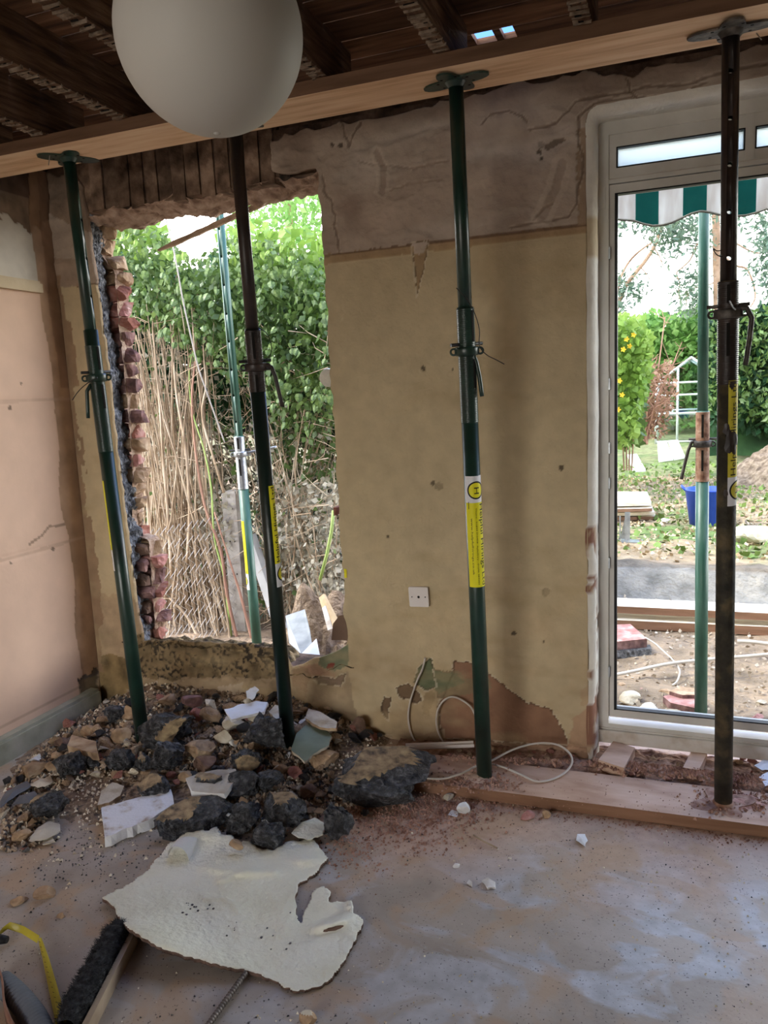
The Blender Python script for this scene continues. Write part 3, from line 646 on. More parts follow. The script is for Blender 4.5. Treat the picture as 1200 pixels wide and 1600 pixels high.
while y < WY + .3:
    y2 = y + .148; b = MB(); z0 = BZ + .155; r_ = random.Random(k + 77)
    if y < 2.80 < y2 + .0 or abs(y - 2.776) < .02:
        b.box((-3.0, y, z0), (-.672, y2, z0 + .02)); b.box((-.53, y, z0), (3.3, y2, z0 + .02)); b.box((-.68, y + .085, z0), (-.52, y2, z0 + .02)); b.box((-.60, y + .0, z0), (-.575, y + .09, z0 + .018), M=None)
    else: b.box((-3.0, y, z0), (3.3, y2 - .004, z0 + .02))
    obj('roof_board', b, M['roofboard'], ceil); y = y2 + .0005; k += 1
mb = MB(); mb.box((-3.05, WY + .05, BZ + .02), (-.70, WY + .27, BZ + .15)); mb.box((-.70, WY + .16, BZ + .02), (3.3, WY + .27, BZ + .15)); obj('wall_plate', mb, M['brown'], ceil)

# ================================================================ door
FY = WY + .095      # front of the frame
door = thing('door_1', None, None, (0, 0, 0), kind='structure')
def wx(px, py, Y=FY): return P(px, py, Y=Y).x
def wz(px, py, Y=FY): return P(px, py, Y=Y).z
OX0, OX1, OZ0, OZ1 = DX0 + .0, DX1, .035, DZ1 - .005
gx0 = -.212; tz0, tz1 = 2.205, 2.30; gz1 = 2.115; gz0 = .165
tz0 = wz(1040, 253, FY + .02); tz1 = wz(1040, 220, FY + .02); gz1 = wz(1040, 293, FY + .02); gz0 = wz(1000, 1111, FY + .02)
gx0 = wx(963, 600, FY + .02); sx0 = wx(951, 600)
b = MB()
b.box((OX0 - .01, FY, OZ0), (sx0, FY + .07, OZ1)); b.box((OX1 - .05, FY, OZ0), (OX1, FY + .07, OZ1))
b.box((sx0, FY, tz1 + .045), (OX1 - .05, FY + .07, OZ1)); b.box((sx0, FY, OZ0), (OX1 - .05, FY + .07, gz0 - .06))
b.box((sx0, FY + .004, gz1 + .035), (OX1 - .05, FY + .07, tz0 - .03))
obj('outer_frame', b, M['pvc'], door)
b = MB(); b.box((OX0 - .01, FY - .012, OZ0 - .03), (OX1, FY + .05, OZ0 + .025)); b.box((OX0 - .01, FY - .004, OZ0 + .03), (OX1, FY + .05, OZ0 + .034)); obj('sill_rail', b, M['pvcdirty'], door)
MX = wx(1172, 220)
def sash(x0, x1, z0, z1, w_, y, nm='sash', wt=None):
    b = MB(); wt = wt or w_
    for (a, c, d, e) in ((x0 - w_, z0 - wt, x0, z1 + wt), (x1, z0 - wt, x1 + w_, z1 + wt), (x0, z0 - wt, x1, z0), (x0, z1, x1, z1 + wt)):
        b.box((a, y, c), (d, y + .05, e))
    o = obj(nm, b, M['pvc'], door)
    g = MB(); t = .004
    for (a, c, d, e) in ((x0 - .001, z0, x0 + t, z1), (x1 - t, z0, x1 + .001, z1), (x0, z0 - .001, x1, z0 + t), (x0, z1 - t, x1, z1 + .001)):
        g.box((a, y - .001, c), (d, y + .028, e))
    obj('gasket', g, M['gasket'], o); return o
b = MB(); b.box((MX - .014, FY + .004, tz0 - .03), (MX + .014, FY + .07, tz1 + .045)); obj('mullion', b, M['pvc'], door)
s1 = sash(gx0, MX - .016, tz0, tz1, .03, FY + .008, 'fanlight', .045); s2 = sash(MX + .018, OX1 - .09, tz0, tz1, .004, FY + .008, 'fanlight', .045)
b = MB(); b.box((gx0, FY + .03, tz0), (MX - .016, FY + .036, tz1)); obj('glass_pane', b, M['frost'], s1)
b = MB(); b.box((MX + .018, FY + .03, tz0), (OX1 - .09, FY + .036, tz1)); obj('glass_pane', b, M['frost'], s2)
s3 = sash(gx0, OX1 - .11, gz0, gz1, .032, FY + .012, 'door_leaf')
b = MB(); b.box((gx0, FY + .036, gz0), (OX1 - .11, FY + .042, gz1)); obj('glass_pane', b, M['glass'], s3)
b = MB(); b.box((gx0 - .006, FY + .006, gz0), (gx0 + .001, FY + .03, gz1)); obj('edge_seal', b, M['gasket'], s3)
for py in (395, 600, 700, 755, 880, 1050):
    z = wz(955, py); b = MB(); b.box((sx0 - .001, FY - .003, z - .022), (sx0 + .006, FY + .012, z + .022)); obj('keep_plate', b, M['galv'], door)
b = MB(); z = wz(940, 307); b.box((sx0 - .043, FY - .006, z - .045), (sx0 - .012, FY + .003, z + .028)); obj('cover_cap', b, M['pvc'], door)
b = MB(); b.tube([(sx0, FY - .004, gz1 + .05), (OX1 - .1, FY - .004, gz1 + .052)], .0016, 5); obj('draught_wire', b, M['cable'], door)

# ================================================================ timber beam and floor plank
t = obj('timber_beam', MB().box((LX + .01, 2.508, 2.5), (1.9, 2.732, BZ - .001)), [M['plank'], mat('shaded_timber_edge', [(.12, .062, .034), (.20, .11, .065)], 5, .75, .1, 20, stretch=(.7, 7, 7))], label='long pale new timber plank held up flat under the ceiling joists by the props', cat='beam')
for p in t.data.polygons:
    if abs(p.normal.y) > .5: p.material_index = 1  # front and back faces carry their shade in a darker timber colour
a, c2 = P(1200, 1291, Z=PZ), P(655, 1221, Z=PZ)
dirx = (a - c2); dirx.z = 0; dirx.normalize(); per = Vector((-dirx.y, dirx.x, 0))
b = MB(); L0 = c2 - dirx * .05; 
vs = [L0, L0 + dirx * 2.5, L0 + dirx * 2.5 + per * .232, L0 + per * .232]
b.add([v.to_tuple() for v in vs] + [(v - Vector((0, 0, .043))).to_tuple() for v in vs], [(0,1,2,3),(7,6,5,4),(0,4,5,1),(1,5,6,2),(2,6,7,3),(3,7,4,0)])
pl = obj('floor_plank', b, [M['dustplank'], M['plank_edge']], label='long dusty timber plank laid on the floor in front of the glazed door', cat='plank')
pl.data.polygons[2].material_index = 1
PE = a
n = 200; fx, fy = np.meshgrid(np.linspace(-1.15, 1.7, n), np.linspace(0, 1, 30), indexing='ij'); y0_ = np.interp(fx, [-1.2, c2.x, a.x, 3], [c2.y + .225 - .01, c2.y + .225, a.y + .225, a.y + .225]); fyy = y0_ + fy * (WY + .13 - y0_)
fz = FZ + .034 + .010 * fbm(fx, fyy, 1, 4, 12.0) + .006 * fbm(fx, fyy, 4, 3, 45.0) - .03 * (1 - np.clip((fx + 1.15) / .3, 0, 1))
I = np.arange(n * 30).reshape(n, 30); Fq = np.stack([I[:-1, :-1], I[1:, :-1], I[1:, 1:], I[:-1, 1:]], -1).reshape(-1, 4)
obj('dirt_fill', fast_mesh('dirt_fill', np.stack([fx, fyy, fz], -1).reshape(-1, 3), Fq), mat('red_brown_dirt', [(.16, .09, .065), (.36, .22, .16), (.48, .33, .26)], 24, .95, 1.0, 70, bdist=.01), kind='stuff', label='strip of reddish brick dirt between the floor plank and the wall', cat='dirt')
for (pts, hgt_, lab) in (([(935, 1187), (975, 1200), (992, 1168), (958, 1158)], .03, 'small wood block at the door jamb beside the reveal'),
                         ([(1067, 1199), (1092, 1203), (1105, 1177), (1082, 1170)], .022, 'small flat wood offcut under the middle of the door sill')):
    q = [P(x, y, Z=FZ + .045 + hgt_) for x, y in pts]; b = MB()
    b.add(q + [v - Vector((0, 0, hgt_ + .02)) for v in q], [(0,1,2,3),(7,6,5,4),(0,4,5,1),(1,5,6,2),(2,6,7,3),(3,7,4,0)])
    obj('wood_block', b, M['dustplank'], label=lab, cat='wood block')

# ================================================================ steel props
def text_mesh(body, size):
    cu = bpy.data.curves.new('lettering', 'FONT'); cu.body = body; cu.size = size; cu.resolution_u = 2
    o = bpy.data.objects.new('tmp', cu); C.objects.link(o)
    me = bpy.data.meshes.new_from_object(o); bpy.data.objects.remove(o); bpy.data.curves.remove(cu)
    bm = bmesh.new(); bm.from_mesh(me); bpy.data.meshes.remove(me); return bm
def sticker(root, z0, z1, th0, r, orient, worn=False, W=.080):
    "a printed label wrapped round the tube: th0 = angle of its left edge, 0 faces the room"
    L = z1 - z0; R1 = r + .0007
    def mp(u, v, e=0):      # u along the reading direction, v across towards the tops of the letters
        if orient == 'down': z = z1 - u; th = th0 + v / r
        else: z = z0 + u; th = th0 + (W - v) / r
        return ((R1 + e) * math.sin(th), -(R1 + e) * math.cos(th), z)
    def patch(u0, u1, v0, v1, mi, mb, e=0, nu=6, nv=16):
        vs = [mp(u0 + (u1-u0)*i/nu, v0 + (v1-v0)*j/nv, e) for i in range(nu+1) for j in range(nv+1)]
        mb.add(vs, [(i*(nv+1)+j, (i+1)*(nv+1)+j, (i+1)*(nv+1)+j+1, i*(nv+1)+j+1) for i in range(nu) for j in range(nv)], mi, True)
    mb = MB(); wl_ = .235 * L; patch(0, wl_, 0, W, 1, mb); patch(wl_, L, 0, W, 0, mb, nu=10)
    st = obj('sticker', mb, [M['yellowdull' if worn else 'yellow'], M['stickerwhite']], root)
    bms = bmesh.new()
    def put(body, u0, u1, v0, hgt_):
        b = text_mesh(body, 1.0); xs = [v.co.x for v in b.verts]; ys = [v.co.y for v in b.verts]
        sx = (u1 - u0) / (max(xs) - min(xs)); sy = hgt_ / .73; x0 = min(xs)
        for v in b.verts: v.co = Vector((u0 + (v.co.x - x0) * sx, v0 + v.co.y * sy, 0))
        y = v0 - .01
        while y < v0 + hgt_ + .01:
            bmesh.ops.bisect_plane(b, geom=b.verts[:] + b.edges[:] + b.faces[:], plane_co=(0, y, 0), plane_no=(0, 1, 0)); y += .003
        me = bpy.data.meshes.new('t'); b.to_mesh(me); b.free(); bms.from_mesh(me); bpy.data.meshes.remove(me)
    put('Helpful Hirings Ltd', .25 * L, .985 * L, .053, .020)
    put('Thame : 01844 212458  Aylesbury : 01296 484384', .28 * L, .975 * L, .036, .0052)
    put('www.helpfulhirings.co.uk', .37 * L, .885 * L, .018, .0075)
    put('H', .10 * L - .0, .10 * L + .024, .034, .020)
    put('-', .225 * L, .29 * L, .006, .020)
    for v in bms.verts: v.co = Vector(mp(v.co.x, v.co.y, .0007))
    me = bpy.data.meshes.new('lettering'); bms.to_mesh(me); bms.free()
    obj('lettering', me, M['ink'], st, kind='stuff')
    mb = MB(); cu, cv, ra, rb = .125 * L, .042, .033, .0275; n = 40
    def ring(r0, r1, mi, e):
        vs = [mp(cu + rr * math.cos(2*math.pi*k/n), cv + rr * math.sin(2*math.pi*k/n), e) for rr in (r0, r1) for k in range(n)]
        mb.add(vs, [(k, (k+1) % n, n + (k+1) % n, n + k) for k in range(n)], mi, True)
    ring(rb, ra, 0, .0006)
    for q in range(6): ring(rb * q / 6 + 1e-5, rb * (q + 1) / 6, 1, .0004)
    obj('logo_disc', mb, [M['ink'], M['yellowdull' if worn else 'yellow']], st)
    if worn:
        rr_ = random.Random(3); mb = MB()
        for (u, v, a) in ((.47, .066, .014), (.53, .075, .018), (.58, .060, .010), (.40, .084, .012), (.44, .078, .010), (.02, .07, .008), (.50, .05, .013), (.97, .085, .008)):
            pts = [mp(L * (.98 - u * .9) + a * 1.6 * math.cos(t) * rr_.uniform(.7, 1.2), v + a * math.sin(t) * rr_.uniform(.7, 1.2), .0012) for t in [k * math.pi / 5 for k in range(10)]]
            mb.add(pts + [mp(L * (.98 - u * .9), v, .0022)], [(k, (k + 1) % 10, 10) for k in range(10)], 0)
        obj('scraped_patch', mb, M['propdark'], st, kind='stuff')
def prop(px0, px1, Z0, Z1, sleeve, thr, collar, holes, hth, mats, label, Y=None, stick=None, handle=None, base=False, plate_rot=0., ringpin=0, ext=0):
    bot = P(*px0, Z=Z0) if Y is None else P(*px0, Y=Y); top = P(*px1, Z=Z1) if Y is None else P(*px1, Y=Y)
    if ext: top = bot + (top - bot) * ((ext - bot.z) / (top.z - bot.z))
    ax = (top - bot).normalized(); Lg = (top - bot).length
    tocam = Vector((0, 0, 1.5)) - bot; tocam.z = 0; tocam -= ax * tocam.dot(ax); tocam.normalize(); xr = (-tocam).cross(ax).normalized()
    Mx = Matrix((( xr.x, -tocam.x, ax.x, bot.x), (xr.y, -tocam.y, ax.y, bot.y), (xr.z, -tocam.z, ax.z, bot.z), (0, 0, 0, 1)))
    root = thing('steel_prop', label, 'prop', group=None); root.matrix_world = Mx
    def zz(py):
        lo, hi = 0., Lg
        for _ in range(30):
            m = (lo + hi) / 2; q = bot + ax * m; y = QA(np.array(q.x), np.array(q.y), np.array(q.z))[1]
            if y > py: lo = m
            else: hi = m
        return (lo + hi) / 2
    lower, upper, thread, cast = mats
    r1, r2 = .0302, .0242; zs = zz(sleeve); zt0, zt1 = zz(thr[1]), zz(thr[0]); zc = zz(collar)
    b = MB(); b.lathe([(r1 - .004, 0), (r1, 0), (r1, zt0), (r1 - .001, zt0), (r1 - .001, zs), (r2 + .0005, zs)], 32); obj('lower_tube', b, lower, root)
    pr = [(r1 - .0002, zt0)]; z = zt0
    while z < zt1: pr += [(r1 + .0018, z + .0018), (r1 + .0018, z + .0032), (r1 - .0002, z + .005)]; z += .0062
    b = MB(); b.lathe(pr, 32); tho = obj('threaded_sleeve', b, thread, root)
    b = MB(); b.box((-.005, -r1 - .0024, zc + .03), (.005, -r1 + .002, zt1 - .008)); b.box((-.005, -r1 - .0024, max(zc - .13, zt0)), (.005, -r1 + .002, zc - .03))
    for v_ in range(len(b.v)):
        x, y, z = b.v[v_]; a = hth * .6; b.v[v_] = (x * math.cos(a) - y * math.sin(a), x * math.sin(a) + y * math.cos(a), z)
    obj('slot', b, M['blackhole'], tho, kind='stuff')
    # collar nut with two lugs
    b = MB(); b.lathe([(r1 + .001, zc - .017), (r1 + .010, zc - .017), (r1 + .013, zc - .013), (r1 + .013, zc + .008), (r1 + .010, zc + .014), (r1 + .001, zc + .014)], 28)
    for s in (-1, 1):
        Mr = Matrix.Translation((s * (r1 + .016), -.004, zc - .002)) @ Matrix.Rotation(math.pi / 2, 4, 'X')
        b.lathe([(.007, -.010), (.014, -.010), (.014, .010), (.007, .010), (.007, -.010)], 18, M=Mr)
        b.box((s * (r1 + .004) - .008, -.012, zc - .014), (s * (r1 + .004) + .008, .012, zc + .012))
    co = obj('collar_nut', b, cast, root)
    b = MB(); zp = zc + .022; a = hth
    dx, dy = math.cos(a * .35), math.sin(a * .35)
    b.tube([(-.062 * dx, -.062 * dy, zp), (.062 * dx, .062 * dy, zp)], .0062, 10); obj('locking_pin', b, M['castgrey'] if cast is M['castgrey'] else M['black'], root)
    if handle:
        hp = []
        for (hx, hy) in handle:
            hz = zz(hy); q = bot + ax * hz; dd = depth(q)
            cx_ = float(QA(np.array(q.x), np.array(q.y), np.array(q.z))[0]); hp.append(((hx - cx_) * dd / FPX, -.012, hz))
        hh = []
        for i in range(len(hp) - 1):
            for k in range(4): hh.append(Vector(hp[i]).lerp(Vector(hp[i + 1]), k / 4))
        hh.append(Vector(hp[-1])); b = MB(); b.tube(hh, .0078, 12); obj('handle', b, cast, root)
    # upper tube with real through holes
    zh = [zz(h) for h in holes]; z0u = zs - .15
    bm = bmesh.new()
    prf = [(r2, z0u), (r2, Lg - .006), (r2 - .004, Lg - .006), (r2 - .004, z0u)]; n = 28
    vv = [[bm.verts.new((r * math.cos(2*math.pi*k/n), r * math.sin(2*math.pi*k/n), z)) for k in range(n)] for r, z in prf]
    for i in range(4):
        for k in range(n): bm.faces.new((vv[i][k], vv[i][(k+1) % n], vv[(i+1) % 4][(k+1) % n], vv[(i+1) % 4][k])).smooth = True
    me = bpy.data.meshes.new('upper_tube'); bm.to_mesh(me); bm.free(); ut = obj('upper_tube', me, upper, root)
    if zh:
        b = MB(); dv = Vector((math.sin(hth), -math.cos(hth), 0))
        for z in zh: b.tube([dv * -.04 + Vector((0, 0, z)), dv * .04 + Vector((0, 0, z))], .0072, 12, smooth=False)
        cut = obj('cut', b, None); cut.parent = root; bmc = bmesh.new(); bmc.from_mesh(cut.data); bmesh.ops.recalc_face_normals(bmc, faces=bmc.faces); bmc.to_mesh(cut.data); bmc.free()
        bmc = bmesh.new(); bmc.from_mesh(ut.data); bmesh.ops.recalc_face_normals(bmc, faces=bmc.faces); bmc.to_mesh(ut.data); bmc.free()
        md = ut.modifiers.new('holes', 'BOOLEAN'); md.object = cut; md.solver = 'EXACT'
        bpy.context.view_layer.update(); dg = bpy.context.evaluated_depsgraph_get(); nm = bpy.data.meshes.new_from_object(ut.evaluated_get(dg))
        ut.modifiers.clear(); ut.data = nm; ut.data.name = 'upper_tube'; bpy.data.objects.remove(cut)
    def plate(z, nm, mt, rot, sc=1.0):
        out = []
        for k in range(48):
            a = 2 * math.pi * k / 48; rr = (.072 + .026 * math.cos(4 * a)) * sc * (1 + .22 * abs(math.cos(a)))
            out.append((rr * math.cos(a + rot), rr * math.sin(a + rot)))
        b = MB(); b.prism(out, z - .006, z); s = 1 if z < .5 else -1
        b.lathe([(r2 + .012, z - .006 if s < 0 else z), (r2 + .008, z - .012 if s < 0 else z + .006), (r2 + .001, z - .022 if s < 0 else z + .016)], 24)
        p = obj(nm, b, mt, root); h = MB()
        for a in (.4, 1.2, 2.1, 2.8, 3.6, 4.3, 5.2, 5.9): h.lathe([(.0001, 0), (.005, 0), (.005, .0005)], 8, M=Matrix.Translation((.058 * math.cos(a + rot), .058 * math.sin(a + rot), z - .0065)))
        if s < 0: obj('nail_holes', h, M['blackhole'], p, kind='stuff')
    plate(Lg, 'head_plate', upper if upper is not M['propdark'] else M['castgrey'], plate_rot)
    if base: plate(.006, 'base_plate', M['rustthread'], .5)
    if stick: sticker(root, zz(stick[1]), zz(stick[0]), stick[2], r1, stick[3], worn=stick[4])
    return root
G = (M['propgreen'], M['propgreen'], M['propgreen'], M['propgreen'])
p1 = prop((226, 1178), (107, 246), FZ, 2.5, 516, (540, 706), 590, (345, 405, 464, 522), 1.05, G, 'green steel prop nearest the left wall, its foot among the rubble', stick=(750, 890, -3.60, 'up', False),
     handle=[(143, 600), (137, 610), (139, 652)], base=True, plate_rot=.2)
p2 = prop((453, 1185), (366, 190), FZ, 2.5, 514, (516, 612), 573, (), 0, (mat('blackened_green_paint', [(.004, .010, .008), (.007, .020, .015)], 7, .35, .06, 60, spec=.5), M['propdark'], M['propdark'], M['propdark']), 'very dark steel prop standing in front of the window opening beside the white globe', stick=(758, 915, .30, 'up', False),
     handle=[(412, 571), (424, 575), (430, 590), (435, 612), (441, 637)], base=True, plate_rot=.5)
p3 = prop((757, 1212), (712, 126), PZ, 2.5, 480, (482, 660), 548, (249, 322, 394, 465), 1.45, G, 'dark green steel prop with a yellow sticker before the cream wall', stick=(742, 914, -.95, 'down', False),
     handle=[(740, 556), (744, 566), (749, 590), (753, 620)], plate_rot=-.5)
p4 = prop((1130, 1256), (1142, 46), PZ, 2.5, 439, (441, 600), 489, (114, 187, 259, 332, 404), .06, (M['proprust'], M['propdark'], M['propdark'], M['castgrey']), 'nearly black rusty steel prop in front of the glazed door', stick=(594, 788, .12, 'up', True),
     handle=[(1152, 483), (1164, 484), (1171, 500), (1168, 530), (1162, 572)], base=True, plate_rot=0.1)
W2 = (M['propgreen2'],) * 2
p5 = prop((407, 1068), (340, 300), 0, 0, 681, (682, 764), 709, (311, 359, 402, 446, 491, 534, 578, 618, 659), -.45, (*W2, M['galv'], M['galv']), 'lighter green steel prop standing outdoors beyond the window opening', Y=4.0, ext=2.85, stick=(813, 920, -3.15, 'up', False),
     handle=[(385, 708), (410, 705), (432, 702)])
p6 = prop((1095, 1118), (1100, 335), 0, 0, 642, (645, 752), 693, (), 0, (*W2, M['rustthread'], M['castgrey']), 'green steel prop with a rusty thread standing outdoors beyond the glass', Y=4.0, ext=2.85,
     handle=[(1092, 690), (1082, 690), (1077, 703), (1071, 728), (1067, 748)])
def wire_on(px, Yc, r, m, name, parent=None, **k):
    pts = [P(x, y, Y=Yc if not isinstance(Yc, list) else Yc[i]) for i, (x, y) in enumerate(px)]
    sm = []
    for i in range(len(pts) - 1):
        p0, p1_, p2_, p3_ = pts[max(i-1, 0)], pts[i], pts[i+1], pts[min(i+2, len(pts)-1)]
        for t in (0, .25, .5, .75):
            sm.append(.5 * ((2*p1_) + (p2_-p0)*t + (2*p0-5*p1_+4*p2_-p3_)*t*t + (3*p1_-p0-3*p2_+p3_)*t**3))
    sm.append(pts[-1]); b = MB(); b.tube(sm, r, 7)
    if parent is not None:
        bpy.context.view_layer.update(); iv = parent.matrix_world.inverted(); b.v = [tuple(iv @ Vector(v)) for v in b.v]
    return obj(name, b, m, parent, **k)
wire_on([(713, 450), (728, 466), (741, 488), (749, 515), (749, 540), (760, 554), (775, 562), (788, 569)], 2.62, .0016, M['black'], 'pin_wire', p3)
wire_on([(152, 590), (135, 600), (122, 612), (113, 625)], 2.58, .0018, M['black'], 'pin_wire', p1)
wire_on([(403, 512), (416, 520), (424, 538), (422, 555), (410, 565)], 2.60, .0016, M['black'], 'pin_wire', p2)
wire_on([(1128, 391), (1120, 392), (1114, 388), (1120, 398), (1130, 402)], 2.60, .0016, M['black'], 'pin_wire', p4)
wire_on([(1140, 470), (1145, 480), (1150, 484)], 2.58, .0022, M['galv'], 'split_pin', p4)
for px, X0 in (((78, 240), (76, 258)), ((1182, 52), (1190, 62))):
    a_, b_ = P(*px, Z=2.498), P(*X0, Z=2.47); b = MB(); b.tube([a_, b_], .0018, 6); obj('bent_nail', b, M['steel'], label='bent nail hanging at the %s prop head' % ('left green' if px[0] < 200 else 'right dark'), cat='nail')

# ================================================================ globe, plate, cables
gc = P(328, 55, D=1.10); gr = .1325
gl = thing('pendant_globe', 'large opal white globe lamp hanging in front of the timber plank', 'lamp', gc)
b = MB(); b.lathe([(max(gr * math.sin(a), .0005), -gr * math.cos(a)) for a in [math.pi * i / 40 for i in range(38)]] , 64); obj('glass_globe', b, M['globe'], gl)
b = MB(); b.lathe([(.0005, -gr - .002), (.004, -gr - .0015), (.006, -gr + .001)], 16); obj('bottom_dimple', b, M['globe'], gl)
b = MB(); b.lathe([(.035, gr - .012), (.042, gr - .006), (.040, gr + .02), (.012, gr + .035), (.006, gr + .05)], 28); obj('lamp_gallery', b, M['black'], gl)
b = MB(); b.tube([(0, 0, gr + .045), (0, 0, BZ - gc.z + .16)], .0035, 8); obj('cord', b, M['cable'], gl)
pc = P(655, 932, Y=WY - .014); s = .044
t = thing('blank_plate', 'small square white outlet plate with a dark centre hole on the cream wall', 'wall plate', pc); t.rotation_euler = (0, math.radians(-2), 0)
out = [(x, y) for x, y in ((-s+.004, -s), (s-.004, -s), (s, -s+.004), (s, s-.004), (s-.004, s), (-s+.004, s), (-s, s-.004), (-s, -s+.004))]
b = MB(); b.prism(out, 0, .009, M=Matrix.Rotation(math.pi/2, 4, 'X')); b.box((-s + .003, 0, -s + .003), (s - .003, .016, s - .003)); obj('cover', b, M['plate'], t)
for x, r in ((0, .0055), (-.030, .0028), (.030, .0028)):
    b = MB(); b.lathe([(.0002, .0006), (r, .0006), (r, -.001)], 14, M=Matrix.Translation((x, -.0092, 0)) @ Matrix.Rotation(math.pi/2, 4, 'X')); obj('cord_outlet' if x == 0 else 'screw_hole', b, M['blackhole'], t)
wire_on([(664, 1028), (660, 1045), (650, 1068), (640, 1100), (638, 1125), (643, 1148), (655, 1166)], WY - .018, .0042, M['cable'], 'loose_cable', label='white cable hanging from a hole in the wall left of the middle prop', cat='cable')
wire_on([(694, 1162), (684, 1142), (682, 1118), (690, 1098), (705, 1089), (722, 1094), (738, 1108), (748, 1135)], WY - .022, .0042, M['cable'], 'loose_cable', label='white cable arching against the wall behind the middle prop', cat='cable')
def floor_path(px, zs): return [P(x, y, Z=z) for (x, y), z in zip(px, zs)]
def smooth_path(pts, k=5):
    sm = []
    for i in range(len(pts) - 1):
        a, b_, c_, d_ = pts[max(i-1, 0)], pts[i], pts[i+1], pts[min(i+2, len(pts)-1)]
        for j in range(k):
            t_ = j / k; sm.append(.5 * ((2*b_) + (c_-a)*t_ + (2*a-5*b_+4*c_-d_)*t_*t_ + (3*b_-a-3*c_+d_)*t_**3))
    sm.append(pts[-1]); return sm
b = MB(); b.tube(smooth_path(floor_path([(660, 1215), (690, 1217), (720, 1209), (742, 1198), (765, 1190), (800, 1172), (835, 1162), (868, 1163), (888, 1175), (894, 1190), (884, 1206), (862, 1218), (838, 1221), (815, 1211), (790, 1200), (766, 1193)],
    [.0, .0, .005, .01, .02, .04, .05, .05, .04, .02, .0, -.008, -.008, -.006, -.004, 0])), .0042, 8)
obj('loose_cable', b, M['cable'], label='white cable looped on the floor plank right of the middle prop', cat='cable')
a_, b_ = P(634, 1172, Z=.0), P(741, 1168, Z=.0); b = MB(); d_ = (b_ - a_).normalized(); pr_ = Vector((-d_.y, d_.x, 0))
for q0, q1, h0, h1 in ((0, .035, 0, .003), (0, .003, 0, .014), (.032, .035, 0, .014)):
    v = [a_ + pr_ * q0, b_ + pr_ * q0, b_ + pr_ * q1, a_ + pr_ * q1]; b.add([x + Vector((0, 0, h0)) for x in v] + [x + Vector((0, 0, h1)) for x in v], [(0,3,2,1),(4,5,6,7),(0,1,5,4),(1,2,6,5),(2,3,7,6),(3,0,4,7)])
obj('plastic_trunking', b, M['plate'], label='strip of white plastic trunking lying behind the big clinker slab', cat='trunking')
b = MB(); q = P(541, 896, Y=WY - .004); b.box((q.x - .010, q.y - .001, q.z - .020), (q.x + .003, q.y + .001, q.z + .020)); obj('tape_scrap', b, M['yellow'], label='scrap of yellow tape stuck on the edge of the window opening', cat='tape')
# torn board flap hanging outside at the lower right corner of the opening
b = MB(); pts = [(518, 1000), (520, 975), (530, 962), (540, 960), (546, 1002), (535, 1000)]; vs = [P(x, y, Y=WY + .03) for x, y in pts]
b.add(vs + [v + Vector((0, .008, 0)) for v in vs], [list(range(6)), list(range(6, 12))[::-1]] + [(i, (i+1) % 6, 6+(i+1) % 6, 6+i) for i in range(6)])
obj('board_flap', b, M['cardboard'], wall_back)

# ================================================================ rubble
def heap(x, y):
    a = np.clip(1 - (WY - y) / .80, 0, 1) ** 1.15; e = np.clip((x + 2.85) / .35, 0, 1) * np.clip((-1.18 - x) / .5, 0, 1)
    return .145 * a * e + .028 * np.clip(1 - np.hypot((x + 1.95) / .85, (y - 2.45) / .42), 0, 1)
def on_heap(px, py, up=.5, h=0):
    z = FZ
    for _ in range(5):
        q = P(px, py, Z=z + h * up); z = FZ + float(heap(q.x, min(q.y, WY)))
    return q, z
mx, my = np.meshgrid(np.linspace(LX + .05, -1.1, 170), np.linspace(2.05, WY, 110), indexing='ij')
hz = heap(mx, my); mz = FZ - .006 + hz + np.where(hz > .003, .012 * fbm(mx, my, 2, 4, 16.0) + .006 * fbm(mx, my, 7, 3, 50.0), 0) * np.clip(hz / .03, 0, 1)
I = np.arange(170 * 110).reshape(170, 110); Fq = np.stack([I[:-1, :-1], I[1:, :-1], I[1:, 1:], I[:-1, 1:]], -1).reshape(-1, 4)
M['bed'] = mat('fine_rubble', [(.07, .05, .04), (.24, .17, .12), (.36, .27, .19), (.12, .10, .09)], 26, .95, 1.0, 60, bdist=.02)
obj('rubble_bed', fast_mesh('rubble_bed', np.stack([mx, my, mz], -1).reshape(-1, 3), Fq), M['bed'], kind='stuff', label='bed of crushed tan and grey rubble heaped under the window opening', cat='rubble')
